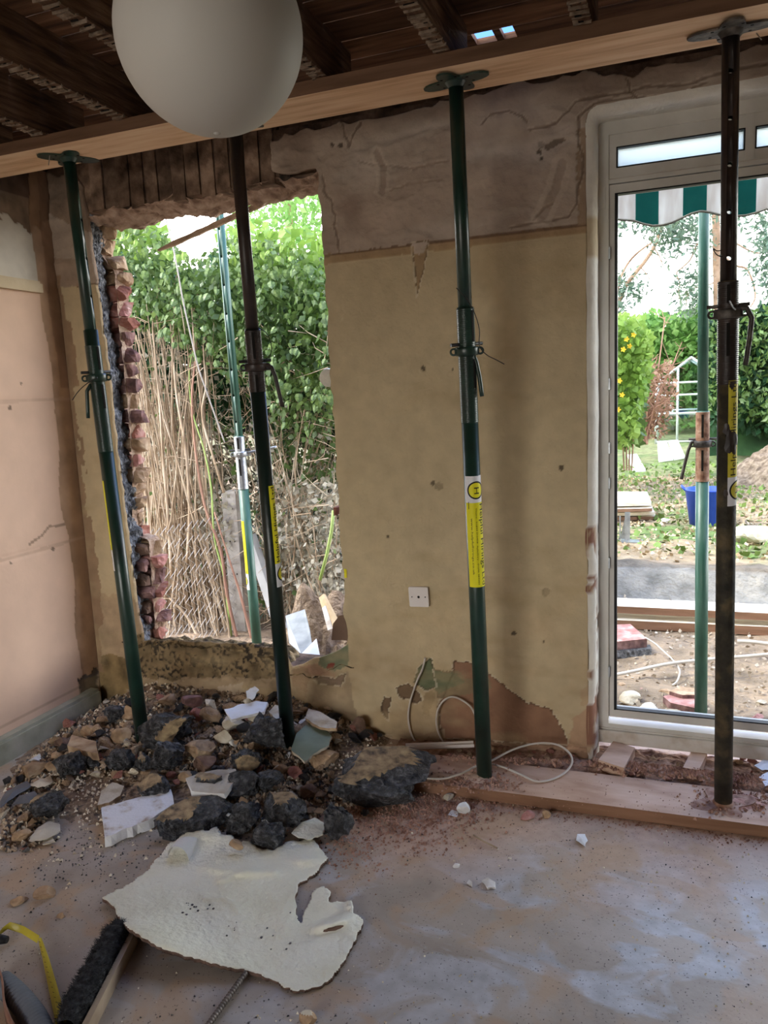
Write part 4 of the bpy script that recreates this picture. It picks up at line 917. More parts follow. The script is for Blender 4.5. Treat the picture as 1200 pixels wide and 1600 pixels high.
def chunk(seed, sx, sy, sz, cuts=7, sub=3, amp=.08, fs=2.2, face=None, flat=.0, dr=(.25, .43)):
    bm = bmesh.new(); bmesh.ops.create_icosphere(bm, subdivisions=sub, radius=.62); r_ = random.Random(seed)
    pl_ = []
    for k in range(cuts):
        v = Vector((r_.gauss(0, 1), r_.gauss(0, 1), r_.gauss(0, 1))).normalized(); pl_.append((v, r_.uniform(*dr)))
    pl_.append((Vector((0, 0, -1)), .40))
    if face is not None: pl_.append((Vector(face).normalized(), .34 - flat))
    co = np.array([v.co for v in bm.verts])
    for v, d in pl_:
        q = co @ np.array(v) - d; co -= np.clip(q, 0, None)[:, None] * np.array(v)[None]
    fm = None
    if face is not None:
        fn = np.array(Vector(face).normalized()); fm = (co @ fn) > (.34 - flat) - .02
    k = np.stack([fbm(co[:, 0] + seed * 1.7, co[:, 1] + j * 9.1, co[:, 2] + seed, 4, fs) for j in range(3)], -1)
    k += .35 * np.stack([fbm(co[:, 0] * 3 + seed, co[:, 1] * 3 + j * 4.1, co[:, 2] * 3, 3, fs * 1.3) for j in range(3)], -1)
    a = np.full(len(co), amp)
    if fm is not None: a = np.where(fm, amp * .2, amp)
    co = co + k * a[:, None]
    lo, hi = co.min(0), co.max(0); co = (co - (lo + hi) / 2) / (hi - lo) * np.array([sx, sy, sz]); co[:, 2] += sz / 2
    for v, c_ in zip(bm.verts, co): v.co = c_
    if fm is not None:
        for f in bm.faces:
            if sum(bool(fm[v.index]) for v in f.verts) >= 2: f.material_index = 1
    me = bpy.data.meshes.new('chunk'); bm.to_mesh(me); bm.free(); return me
KM = {'clinker': [M['clinker']], 'faced': [M['clinker'], M['tanface']], 'tan': [M['tan']], 'cream': [M['cream']], 'white': [M['white']], 'red': [BR[0]], 'pink': [BR[2]], 'purple': [BR[1]], 'buff': [BR[3]], 'green': [M['greenpaint']], 'dark': [BR[4]],
      'tanfaced': [M['tan'], M['cream']]}
def rub(px, py, w_, h_, kind, label, seed, face=None, dz=0.0, hk=.84, dk=.75, yaw=None, name=None, cuts=7, flat=0):
    q, z = on_heap(px, py, .5, .02); d_ = depth(q); S = d_ / FPX
    sx, sz_ = w_ * S, h_ * S * hk; sy = max(w_ * S * dk, .012)
    q, z = on_heap(px, py, .5, sz_); big = w_ > 34
    cl_ = kind in ('clinker', 'faced')
    me = chunk(seed, sx, sy, sz_, cuts, 4 if big else 3, (.085 if cl_ else .045), 4.6 if cl_ else 2.6, face, flat)
    nm = name or {'clinker': 'clinker_lump', 'faced': 'clinker_lump', 'tan': 'render_lump', 'cream': 'plaster_piece', 'white': 'plaster_piece', 'tanfaced': 'render_lump', 'green': 'plaster_piece'}.get(kind, 'brick_piece')
    return obj(nm, me, KM[kind], None, (q.x, q.y, z - .006 + dz), label, {'clinker_lump': 'clinker', 'render_lump': 'rubble', 'plaster_piece': 'plaster', 'brick_piece': 'brick'}[nm], rot=(0, 0, YAW + (yaw if yaw is not None else 0)))
R_ = [
 (262, 1141, 92, 56, 'faced', 'largest black clinker lump at the foot of the leftmost prop, with a tan front face', 11, (.45, -1, -.1), .03),
 (240, 1156, 32, 38, 'clinker', 'small black clinker lump just in front of the largest one by the leftmost prop', 12, None, .01),
 (257, 1182, 56, 56, 'clinker', 'peaked black clinker lump below the leftmost prop foot', 13, None, .01),
 (223, 1191, 30, 38, 'faced', 'stubby dark lump with a pale tan top left of the peaked clinker', 14, (0, -.1, 1), .0),
 (311, 1175, 50, 28, 'tan', 'rounded tan lump right of the peaked black clinker', 15, None, .02),
 (318, 1193, 38, 28, 'dark', 'grey brown rounded lump under the tan lump in the heap', 16, None, 0),
 (414, 1150, 66, 66, 'clinker', 'big rough black clinker lump against the second prop foot', 17, None, .03),
 (300, 1104, 34, 20, 'purple', 'mauve brick end on top of the heap near the wall', 18, (0, 0, 1), .03),
 (309, 1118, 26, 28, 'red', 'dull red brick piece under the mauve brick end', 19, None, .01),
 (330, 1118, 38, 32, 'tan', 'tan wedge of render right of the red brick piece', 20, None, .01),
 (261, 1096, 28, 22, 'buff', 'orange brown brick lump against the wall behind the leftmost prop', 21, None, .01),
 (385, 1188, 46, 38, 'faced', 'black lump with a brown broken side left of the second prop', 22, (.3, -1, .2), .01),
 (328, 1227, 50, 36, 'faced', 'flat topped dark lump above the long grey faced slab', 23, (0, -.1, 1), .01),
 (380, 1226, 54, 46, 'clinker', 'glittering black clinker lump in the middle of the heap', 24, None, .01),
 (241, 1225, 52, 38, 'faced', 'dark lump with a brown grey face behind the white plaster slab', 25, (-.3, -.5, 1), .0),
 (289, 1211, 22, 22, 'tan', 'small tan crumb right of the dark lump behind the white slab', 26, None, 0),
 (380, 1274, 54, 60, 'clinker', 'smooth black clinker block right of the long faced slab', 28, None, 0),
 (443, 1267, 74, 58, 'faced', 'hexagonal black clinker block with a grey top and yellow fleck', 29, (0, .0, 1), 0),
 (418, 1303, 54, 50, 'clinker', 'black clinker cube at the top edge of the wallpaper sheet', 30, None, 0),
 (530, 1282, 48, 60, 'clinker', 'lone triangular black clinker lump right of the wallpaper', 31, None, 0),
 (504, 1183, 50, 28, 'tan', 'tan lump under the green painted plaster piece', 33, None, .0),
 (559, 1133, 26, 36, 'dark', 'upright dark brown lump against the wall right of the heap', 34, None, 0),
 (422, 1221, 44, 40, 'clinker', 'pitted black clinker lump left of the brown nugget', 35, None, .01),
 (482, 1234, 26, 27, 'dark', 'brown nugget between the heap and the big clinker slab', 36, None, 0),
 (105, 1194, 52, 48, 'clinker', 'round black clinker ball standing alone near the left wall', 37, None, 0),
 (142, 1186, 28, 28, 'clinker', 'small black clinker lump right of the round clinker ball', 38, None, 0),
 (189, 1184, 46, 38, 'clinker', 'low black clinker lump between the left wall and the peaked one', 39, None, 0),
 (77, 1258, 56, 50, 'faced', 'dark wedge shaped lump with an orange tan top on the left floor', 40, (.0, -.15, 1), 0),
 (33, 1302, 34, 26, 'tan', 'brown lump at the left edge beside the pale curled flakes', 41, None, 0),
 (96, 1158, 28, 22, 'dark', 'greenish brown brick corner at the left skirting', 42, None, 0),
 (181, 1115, 32, 30, 'clinker', 'grey black clinker lump left of the leftmost prop foot', 43, None, .01),
 (201, 1117, 18, 24, 'buff', 'orange stone touching the left side of the leftmost prop', 44, None, .02),
 (190, 1145, 32, 26, 'tan', 'tan lump below the orange stone by the leftmost prop', 45, None, 0),
 (141, 1138, 32, 20, 'tan', 'flat brown piece in the corner of the heap near the left wall', 46, None, 0),
 (50, 1201, 44, 22, 'tan', 'sandy lump beside the left skirting', 47, None, 0),
 (84, 1193, 26, 20, 'tan', 'sandy crumb left of the round clinker ball', 48, None, 0),
 (370, 1331, 24, 20, 'tan', 'small tan nugget lying on the wallpaper sheet', 49, None, .035),
 (69, 1393, 32, 22, 'buff', 'small orange brick chip on the left floor, right of a pair', 50, None, 0),
 (29, 1404, 26, 17, 'buff', 'small orange brick chip on the left floor, left of a pair', 51, None, 0),
 (95, 1428, 14, 12, 'buff', 'tiny brown chip below the pair of brick chips', 52, None, 0),
 (724, 1261, 22, 22, 'white', 'white plaster nugget in front of the floor plank', 53, None, 0),
 (824, 1271, 24, 15, 'pink', 'pink brick chip in front of the floor plank', 54, None, 0),
 (854, 1270, 13, 16, 'tan', 'small upright brown chip in front of the floor plank', 55, None, 0),
 (713, 1350, 12, 10, 'white', 'tiny white cube of plaster on the open floor', 56, None, 0),
 (481, 1590, 28, 26, 'tanfaced', 'pale crumb of render at the very bottom edge of the floor', 57, (0, 0, 1), 0),
 (700, 1243, 20, 14, 'cream', 'cream chip left of the white plaster nugget by the plank', 58, None, 0),
 (570, 1268, 14, 14, 'clinker', 'tiny black clinker crumb under the big clinker slab', 59, None, 0),
 (340, 1200, 22, 18, 'clinker', 'small black crumb in the shadow beside the rounded grey lump', 60, None, 0),
 (400, 1125, 26, 20, 'cream', 'cream crumb wedged above the big rough clinker', 61, None, .02),
 (365, 1130, 36, 22, 'cream', 'cream rubble lump below the white slab on the heap', 62, None, .01),
 (350, 1150, 30, 26, 'tanfaced', 'cream faced tan lump in the centre of the heap', 63, (0, -1, .4), .01),
 (462, 1205, 26, 22, 'red', 'red brown brick crumb below the green plaster piece', 64, None, 0),
 (440, 1200, 22, 18, 'tan', 'tan crumb left of the red brown brick crumb', 65, None, 0),
]
for (px, py, w_, h_, k_, lab, sd, *rest) in R_:
    fc = rest[0] if rest else None; dz = rest[1] if len(rest) > 1 else 0
    rub(px, py, w_, h_, k_, lab, sd, fc, dz)
# the long faced slab and the biggest slab
rub(305, 1273, 122, 62, 'faced', 'long black clinker slab with a grey tan face touching the wallpaper', 27, (-.25, -.35, 1), 0, hk=.62, dk=.62, yaw=.5, cuts=5, flat=.06)
rub(597, 1214, 160, 92, 'faced', 'biggest slab of black clinker with a tan crust at the end of the floor plank', 32, (.08, -.28, 1), 0, hk=.62, dk=.75, yaw=-.15, cuts=6, flat=.05)
def slab(pts, z, th, mats, name, label, cat, mi_side=0, seed=0, amp=.0, tilt=None):
    r_ = random.Random(seed); zs_ = tilt or [z] * len(pts)
    top = [P(x, y, Z=zz_) for (x, y), zz_ in zip(pts, zs_)]; n = len(top); b = MB()
    cen = sum(top, Vector()) / n; cen.z += amp
    b.add(top + [v - Vector((0, 0, th)) + Vector((r_.uniform(-.004, .004), r_.uniform(-.004, .004), 0)) for v in top] + [cen], [(i, (i+1) % n, 2*n) for i in range(n)] + [list(range(n, 2*n))[::-1]] + [(n+i, n+(i+1) % n, (i+1) % n, i) for i in range(n)], 0)
    for i in range(n, 2 * n + 1): b.m[i] = mi_side
    o = obj(name, b, mats, label=label, cat=cat); return o
def jag(pts, a, step, seed): return ragged(pts, a, step, seed)
slab(jag([(158, 1262), (215, 1246), (267, 1233), (272, 1256), (232, 1281), (164, 1308)], .8, 9, 1), FZ + .042, .040, [mat('stained_white_plaster', [(.46, .37, .30), (.76, .75, .74), (.86, .88, .92)], 14, .7, .5, 50, contrast=(.36, .5)), M['white']], 'plaster_slab', 'thick white painted plaster slab with a clean edge on the floor above the wallpaper', 'plaster', 1, amp=.002)
slab(jag([(350, 1108), (400, 1095), (418, 1097), (412, 1112), (385, 1118), (362, 1124)], 1.2, 7, 2), .15, .012, [M['white']], 'plaster_slab', 'white plaster slab propped on top of the heap left of the second prop', 'plaster', tilt=None)
slab(jag([(455, 1172), (463, 1146), (480, 1130), (504, 1134), (518, 1150), (514, 1164), (490, 1178), (476, 1190)], 1.0, 6, 3), .05, .010, [M['greenpaint'], M['cream']], 'plaster_piece', 'sage green painted plaster piece leaning at the second prop foot', 'plaster', 1)
slab(jag([(290, 1216), (330, 1204), (368, 1201), (372, 1215), (350, 1240), (300, 1236)], 1, 8, 4), .035, .022, [M['cream'], M['white']], 'plaster_slab', 'pinkish plaster slab with a white edge under the flat topped dark lump', 'plaster', 1)
slab(jag([(105, 1165), (112, 1148), (150, 1158), (153, 1177), (128, 1172)], .8, 7, 5), .045, .035, [M['tan'], M['tan']], 'render_slab', 'flat tan render slab leaning above the round clinker ball', 'rubble')
slab(jag([(152, 1258), (158, 1236), (176, 1222), (194, 1228), (188, 1243), (170, 1254)], .8, 6, 6), FZ + .03, .022, [M['cream'], M['tan']], 'plaster_slab', 'grey striped plaster slab behind the thick white one', 'plaster', 1)
slab(jag([(45, 1314), (56, 1296), (75, 1283), (92, 1287), (94, 1298), (82, 1306), (62, 1313)], 1, 5, 7), FZ + .022, .003, [M['cream']], 'plaster_flake', 'curled cream plaster flake on the left floor', 'plaster', amp=.012)
slab(jag([(66, 1320), (70, 1307), (82, 1308), (86, 1315)], .6, 5, 8), FZ + .010, .003, [M['cream']], 'plaster_flake', 'little cream flake below the curled one on the left floor', 'plaster')
slab(jag([(45, 1228), (58, 1218), (80, 1213), (82, 1222), (70, 1229)], 1, 5, 9), FZ + .03, .003, [M['cream']], 'plaster_flake', 'cream flake lying above the orange topped wedge lump', 'plaster', amp=.006)
slab(jag([(900, 1313), (902, 1303), (914, 1303), (917, 1312), (914, 1322)], .6, 5, 10), FZ + .008, .003, [M['white']], 'plaster_flake', 'white flake on the floor in front of the plank middle', 'plaster', amp=.003)
slab(jag([(752, 1376), (762, 1371), (774, 1378), (773, 1386), (762, 1387)], .6, 5, 11), FZ + .009, .006, [M['white']], 'plaster_flake', 'white flake alone on the open floor', 'plaster', amp=.003)
slab(jag([(729, 1380), (733, 1374), (738, 1378), (737, 1384)], .4, 4, 12), FZ + .006, .004, [M['white']], 'plaster_flake', 'tiny white flake left of the lone flake on the open floor', 'plaster')
slab(jag([(455, 1302), (470, 1285), (492, 1277), (507, 1288), (503, 1304), (480, 1312)], 1, 6, 13), FZ + .03, .003, [M['paper']], 'plaster_flake', 'cream wallpaper flake left of the lone triangular clinker', 'plaster', amp=.006)
slab(jag([(700, 1273), (706, 1265), (716, 1268), (714, 1276)], .5, 4, 14), FZ + .006, .003, [M['white']], 'plaster_flake', 'white flake below the white plaster nugget', 'plaster')
slab(jag([(384, 1080), (398, 1072), (405, 1078), (398, 1086), (394, 1094), (386, 1090)], .6, 4, 15), .18, .003, [M['cream']], 'plaster_flake', 'cream flake caught on the wall above the white slab', 'plaster')
slab(jag([(477, 1122), (482, 1107), (500, 1112), (527, 1128), (525, 1138), (500, 1136)], 1, 6, 16), .08, .014, [M['cream'], M['tan']], 'plaster_slab', 'cracked cream plaster slab behind the second prop foot', 'plaster', 1)
slab(jag([(420, 1112), (430, 1101), (446, 1104), (448, 1118), (432, 1126)], 1, 6, 17), .12, .012, [M['cream']], 'plaster_piece', 'pale plaster piece on the heap touching the left of the second prop', 'plaster')
slab(jag([(0, 1252), (10, 1236), (42, 1220), (50, 1227), (20, 1246), (0, 1262)], 1, 8, 18), FZ + .03, .002, [M['hose']], 'plastic_scrap', 'grey plastic scrap at the left edge of the floor', 'scrap', amp=.01)
slab(jag([(18, 1258), (30, 1243), (54, 1236), (60, 1243), (48, 1254), (30, 1256)], 1, 8, 19), FZ + .035, .002, [M['hose']], 'plastic_scrap', 'grey plastic scrap left of the orange topped wedge lump', 'scrap', amp=.01)
slab(jag([(1178, 1196), (1192, 1187), (1215, 1188), (1215, 1204), (1190, 1203)], 1, 6, 20), .012, .002, [M['litter']], 'paper_scrap', 'bluish white paper scrap at the right edge below the door', 'paper', amp=.01)
slab(jag([(1186, 1214), (1200, 1206), (1215, 1206), (1215, 1224), (1196, 1228)], 1, 6, 21), .004, .002, [M['litter']], 'paper_scrap', 'second bluish paper scrap, nearer the plank at the right edge', 'paper', amp=.01)
# scattered fragments, shared shapes
rnd = random.Random(21)
frag = {}
for kk in ('tan', 'cream', 'clinker', 'red', 'buff', 'white'):
    frag[kk] = [chunk(200 + i * 7 + hash_, 1, .8 + .2 * (i % 2), (.28 if kk in ('cream', 'white') and i % 2 else .55), 7, 3, .018, 2.5, None, 0, (.14, .32)) for hash_, i in ((len(kk) * 31, i) for i in range(4))]
    for me in frag[kk]:
        me.materials.append(KM[kk][0])
GI = {'tan': ('render_fragment', 'small fragment of tan render in the rubble heap', 'rubble', 'small tan render fragments in the heap'),
      'cream': ('plaster_fragment', 'small fragment of cream plaster in the rubble heap', 'plaster', 'small cream plaster fragments in the heap'),
      'white': ('plaster_fragment', 'small fragment of white plaster in the rubble heap', 'plaster', 'small white plaster fragments in the heap'),
      'clinker': ('clinker_fragment', 'small fragment of black clinker in the rubble heap', 'clinker', 'small black clinker fragments in the heap'),
      'red': ('brick_fragment', 'small fragment of red brick in the rubble heap', 'brick', 'small red brick fragments in the heap'),
      'buff': ('brick_fragment', 'small fragment of orange brown brick in the rubble heap', 'brick', 'small orange brown brick fragments in the heap')}
HP = [(8, 1222), (90, 1150), (110, 1120), (170, 1092), (300, 1088), (450, 1095), (560, 1122), (620, 1150), (520, 1165), (520, 1240), (560, 1255), (480, 1285), (380, 1300), (300, 1240), (230, 1215), (150, 1225), (120, 1215), (90, 1240), (50, 1330), (0, 1330)]
cnt = 0
def put_frag(kk, px, py, s_px, grp, dz=0.0, Z=None):
    if Z is None:
        q, z = on_heap(px, py, .5, .01)
    else: q = P(px, py, Z=Z); z = Z
    s_ = s_px * depth(q) / FPX; o = bpy.data.objects.new(grp[0], rnd.choice(frag[kk])); C.objects.link(o)
    o.location = (q.x, q.y, z + dz - s_ * .06); o.scale = (s_, s_, s_); o.rotation_euler = (rnd.uniform(-.5, .5), rnd.uniform(-.5, .5), rnd.uniform(0, 6.3))
    o['label'], o['category'], o['group'] = grp[1:]
while cnt < 290:
    px, py = rnd.uniform(0, 620), rnd.uniform(1088, 1330)
    if not inpoly(np.array(px), np.array(py), HP): continue
    kk = rnd.choices(['tan', 'cream', 'clinker', 'red', 'buff', 'white'], [34, 20, 16, 9, 16, 5])[0]
    put_frag(kk, px, py, rnd.uniform(9, 27) * (.75 if py > 1180 else 1), GI[kk], rnd.uniform(0, .012)); cnt += 1
GP = ('brick_fragment', 'small brown fragment on the dirt between the plank and the door sill', 'brick', 'small fragments along the door sill')
for i in range(60):
    px = rnd.uniform(690, 1200); py = 1172 + (px - 700) * .035 + (rnd.uniform(0, 36) if px > 930 else rnd.uniform(-4, 12))
    put_frag(rnd.choice(('tan', 'red', 'buff', 'tan')), px, py, rnd.uniform(5, 15), GP, 0, FZ + .036)
# grit: uncountable crumbs
def grit(name, label, cat, m, regions, seed):
    rs = np.random.RandomState(seed); Vs = []; Fs = []
    base = np.array([(1, 0, -.4), (-.5, .87, -.4), (-.5, -.87, -.4), (.3, .1, .7), (-.2, -.5, .5)]); tris = np.array([(0, 1, 3), (1, 2, 3), (2, 0, 4), (0, 3, 4), (3, 2, 4)])
    k = 0
    for (n_, gen, s0, s1, zf) in regions:
        for i in range(n_):
            px, py = gen(rs)
            q = P(px, py, Z=FZ) if zf is None else P(px, py, Z=zf)
            z = q.z
            if zf is None: z = FZ + float(heap(q.x, min(q.y, WY)))
            s = rs.uniform(s0, s1) * 1.7; a = rs.uniform(0, 6.3); ca, sa = math.cos(a), math.sin(a)
            v = base * (s * rs.uniform(.6, 1.3, (5, 3))); v = np.stack([v[:, 0] * ca - v[:, 1] * sa + q.x, v[:, 0] * sa + v[:, 1] * ca + q.y, v[:, 2] + z + s * .35], -1)
            Vs.append(v); Fs.append(tris + k * 5); k += 1
    return obj(name, fast_mesh(name, np.concatenate(Vs), np.concatenate(Fs)), m, kind='stuff', label=label, cat=cat)
def ell(cx, cy, rx, ry): return lambda rs: (cx + rs.normal() * rx, cy + rs.normal() * ry)
def uni(x0, x1, y0, y1): return lambda rs: (rs.uniform(x0, x1), rs.uniform(y0, y1))
def along(x0, y0, x1, y1, sp):
    def g(rs): t_ = rs.uniform(); return (x0 + (x1 - x0) * t_ + rs.normal() * 3, y0 + (y1 - y0) * t_ + abs(rs.normal()) * sp)
    return g
grit('brick_grit', 'reddish brick grit spilled round the end of the floor plank', 'grit', mat('red_grit', [(.20, .10, .07), (.40, .23, .17), (.52, .34, .27)], 30, .95),
     [(1500, ell(610, 1282, 60, 24), .0015, .005, None), (900, ell(690, 1258, 45, 14), .0015, .005, None), (350, ell(545, 1330, 30, 20), .001, .004, None), (450, along(690, 1240, 1200, 1312, 8), .001, .003, None), (1100, along(930, 1185, 1200, 1215, 8), .0015, .006, .0),
      (200, along(690, 1180, 930, 1190, 6), .0015, .006, .0), (420, ell(1155, 1250, 38, 12), .001, .005, PZ + .002), (420, ell(735, 1220, 40, 8), .001, .005, PZ + .002), (200, uni(790, 1200, 1215, 1280), .0006, .002, PZ)], 1)
grit('pale_grit', 'pale plaster crumbs scattered on the concrete floor', 'grit', M['cream'],
     [(240, uni(560, 1200, 1250, 1600), .001, .003, None), (120, uni(60, 600, 1230, 1600), .001, .003, None), (260, ell(140, 1275, 60, 35), .001, .005, None), (500, ell(560, 1180, 70, 40), .001, .005, None), (260, ell(120, 1210, 30, 18), .0015, .006, None), (160, ell(760, 1240, 60, 8), .001, .004, None)], 2)
grit('dark_grit', 'black clinker crumbs scattered on the concrete floor', 'grit', M['clinker'],
     [(330, uni(560, 1200, 1260, 1600), .0007, .0020, None), (380, ell(150, 1330, 80, 40), .0008, .003, None), (160, uni(0, 560, 1330, 1600), .0008, .0025, None), (300, ell(430, 1300, 100, 20), .001, .004, None)], 3)
hp_ = lambda rs: tuple(samp2(HP, rs))
def samp2(poly, rs):
    while True:
        a, b_ = rs.uniform(0, 640), rs.uniform(1088, 1330)
        if inpoly(np.array(a), np.array(b_), poly): return a, b_
grit('heap_chips', 'fine tan chips covering the rubble heap', 'grit', mat('tan_chips', [(.20, .14, .10), (.40, .30, .21), (.56, .46, .36)], 40, .95), [(3600, hp_, .002, .0085, None)], 5)
grit('grey_chips', 'fine grey and black chips in the rubble heap', 'grit', mat('grey_chips', [(.03, .03, .032), (.12, .115, .11), (.26, .24, .22)], 40, .8), [(1900, hp_, .002, .0085, None)], 6)
grit('white_chips', 'fine pale plaster chips in the rubble heap', 'grit', M['cream'], [(900, hp_, .002, .009, None)], 7)
# small dust mounds at the prop feet
for nm_, (cx, cy), rr, lab in (('brick_dust', (1158, 1252), .11, 'mound of pink brick dust round the foot of the dark prop by the door'), ('brick_dust', (742, 1216), .09, 'mound of brown dust round the foot of the middle prop')):
    q = P(cx, cy, Z=PZ); n = 40; u, v = np.meshgrid(np.linspace(-1, 1, n), np.linspace(-1, 1, n), indexing='ij'); r2_ = np.hypot(u, v)
    x_, y_ = q.x + u * rr, q.y + v * rr * .7; z_ = PZ - .004 + .014 * np.clip(1 - r2_ ** 1.3, -.1, 1) + .003 * fbm(x_, y_, 1, 3, 60.)
    I = np.arange(n * n).reshape(n, n); Fq = np.stack([I[:-1, :-1], I[1:, :-1], I[1:, 1:], I[:-1, 1:]], -1).reshape(-1, 4)
    obj(nm_, fast_mesh(nm_, np.stack([x_, y_, z_], -1).reshape(-1, 3), Fq, smooth=True), M['dustplank'] if cx < 800 else mat('pink_dust', [(.42, .22, .16), (.60, .36, .29)], 30, .95, .6, 90), kind='stuff', label=lab, cat='dust')
b = MB(); b.tube([P(740, 1305, Z=FZ + .004), P(755, 1314, Z=FZ + .010), P(777, 1325, Z=FZ + .004)], .003, 6); obj('twig', b, M['stem'], label='short brown twig lying on the open floor', cat='twig')

# ================================================================ torn wallpaper sheet
WPX = [(158, 1403), (200, 1382), (230, 1360), (250, 1336), (262, 1318), (277, 1312), (292, 1300), (308, 1290), (322, 1300), (339, 1291), (346, 1303), (365, 1306), (369, 1316), (389, 1314), (402, 1325), (428, 1329), (445, 1316), (470, 1314), (492, 1311),
       (500, 1325), (513, 1340), (503, 1350), (493, 1366), (465, 1382), (462, 1410), (465, 1438), (472, 1442), (476, 1422), (484, 1408), (492, 1388), (505, 1383), (517, 1393), (514, 1410), (532, 1409), (550, 1407), (552, 1427), (563, 1432), (568, 1442),
       (557, 1463), (550, 1480), (537, 1503), (520, 1527), (503, 1540), (484, 1545), (465, 1549), (440, 1541), (422, 1529), (405, 1521), (383, 1516), (350, 1509), (320, 1502), (293, 1495), (267, 1487), (250, 1480), (227, 1467), (207, 1454), (193, 1443), (182, 1430), (180, 1417)]
WPX = ragged(WPX, 1.9, 5, 9)
ux, uy, UF, urim = poly_grid(WPX, [], 3.0)
hh_ = .012 + .052 * np.exp(-((ux - 215) / 95) ** 2 - ((uy - 1465) / 55) ** 2) + .028 * np.exp(-((uy - (1452 + (ux - 200) * .36)) / 26) ** 2) * np.clip((430 - ux) / 120, 0, 1) * np.clip((ux - 150) / 60, 0, 1)
hh_ += .022 * np.exp(-((ux - 330) / 60) ** 2 - ((uy - 1300) / 16) ** 2) + .010 * np.exp(-((uy - 1362 - .10 * (ux - 380)) / 7) ** 2) * np.exp(-((ux - 360) / 50) ** 2)
hh_ += .032 * np.exp(-((ux - 520) / 26) ** 2 - ((uy - 1447 + .25 * (ux - 500)) / 8) ** 2) - .016 * np.exp(-((ux - 505) / 22) ** 2 - ((uy - 1434) / 8) ** 2) + .016 * np.exp(-((ux - 478) / 22) ** 2 - ((uy - 1343) / 9) ** 2) + .012 * np.exp(-((ux - 549) / 8) ** 2 - ((uy - 1415) / 12) ** 2)
hh_ += .007 * fbm(ux, uy, 0, 3, .014) + .0018 * fbm(ux, uy, 4, 3, .08)
d_, _, _ = segdist(ux, uy, [(318, 1404), (345, 1402), (362, 1412), (372, 1422)]); hh_ += .006 * np.exp(-(d_ / 4) ** 2)
d_, _, _ = segdist(ux, uy, [(345, 1375), (385, 1362), (430, 1362)]); hh_ += .008 * np.exp(-(d_ / 5) ** 2)
hh_ = np.clip(hh_, .009, None)
WV = np.array([P(a, b, Z=FZ + h) for a, b, h in zip(ux, uy, hh_)]); nW = len(WV); WB = WV.copy(); WB[:, 2] = np.maximum(WV[:, 2] - .011, FZ + .0015)
rimF = np.stack([urim[:, 1], urim[:, 0], urim[:, 0] + nW, urim[:, 1] + nW], -1)
Fw = np.concatenate([UF[:, ::-1], UF + nW, rimF[:, ::-1]]); mi_ = np.concatenate([np.zeros(len(UF)), np.ones(len(UF)), np.ones(len(rimF))])
ws = thing('wallpaper_sheet', 'large torn cream sheet of wallpaper and skim lying on the floor', 'wallpaper', P(350, 1420, Z=FZ)); wl0 = Vector(ws.location)
obj('sheet', fast_mesh('sheet', np.concatenate([WV, WB]) - np.array(wl0), Fw, smooth=True, midx=mi_), [M['paper'], M['torn']], ws)
# rolled-over corner
b = MB(); A0, A1 = P(262, 1338, Z=FZ + .016), P(297, 1345, Z=FZ + .012); B0, B1 = P(276, 1313, Z=FZ + .030), P(311, 1311, Z=FZ + .024); n_ = 10
vs = []
for i in range(n_ + 1):
    a = i / n_ * math.pi * 1.05; 
    for (s0, s1) in ((A0, A1), (B0, B1)):
        t_ = (1 - math.cos(a)) / 2; p_ = s0.lerp(s1, t_ * .95); p_.z += math.sin(a) * (.045 if s0 is A0 else .012); vs.append(p_ - wl0)
b.add(vs, [(2*i, 2*i+1, 2*i+3, 2*i+2) for i in range(n_)], 0, True); obj('curled_corner', b, M['paperback'], ws)
fl = MB(); rr_ = random.Random(4)
for i in range(26):
    x, y = (rr_.gauss(298, 12), rr_.gauss(1418, 5)) if i < 12 else (rr_.uniform(330, 470), rr_.uniform(1400, 1500)); k = int(np.argmin(np.hypot(ux - x, uy - y))); q = Vector(WV[k]) - wl0; s = rr_.uniform(.0012, .003)
    fl.box(q - Vector((s, s, 0)), q + Vector((s, s, s)), jit=.0005, rnd=rr_)
o = obj('black_specks', fl, M['clinker'], ws); o['kind'] = 'stuff'

# ================================================================ things on the near floor
A, B = P(190, 1447, Z=FZ + .035), P(104, 1606, Z=FZ + .035); ax = (B - A); Lb = ax.length; ax.normalize(); sd = Vector((-ax.y, ax.x, 0)); 
if sd.x < 0: sd = -sd
br = thing('broom_head', 'black bristle broom head with a varnished wooden back, sticking out from under the wallpaper', 'broom', (A.x, A.y, FZ)); o0 = Vector(br.location)
nu, nv = 60, 26; V = []
for i in range(nu):
    for j in range(nv):
        t_ = i / (nu - 1); a = 2 * math.pi * j / nv; ca, sa = math.cos(a), math.sin(a); e = (abs(2 * t_ - 1)) ** 8
        rx, rz = .036 * (1 - .5 * e), .034 * (1 - .4 * e); q = Vector((A.x, A.y, FZ + .036)) + ax * (t_ * Lb) + sd * (rx * (abs(ca) ** .7) * (1 if ca > 0 else -1)) + Vector((0, 0, rz * (abs(sa) ** .7) * (1 if sa > 0 else -1)))
        V.append(q)
V = np.array(V); nn = fbm(V[:, 0], V[:, 1], V[:, 2], 3, 55.0); cxy = np.array([Vector((A.x, A.y, FZ + .036)) + ax * (i / (nu - 1) * Lb) for i in range(nu) for j in range(nv)])
V = cxy + (V - cxy) * (1 + .13 * nn)[:, None] - np.array(o0)
Fb = [(i*nv+j, i*nv+(j+1) % nv, (i+1)*nv+(j+1) % nv, (i+1)*nv+j) for i in range(nu-1) for j in range(nv)]
bb = obj('bristles', fast_mesh('bristles', V, Fb, smooth=False), M['bristle'], br)
rs = np.random.RandomState(2); HV = []; HF = []
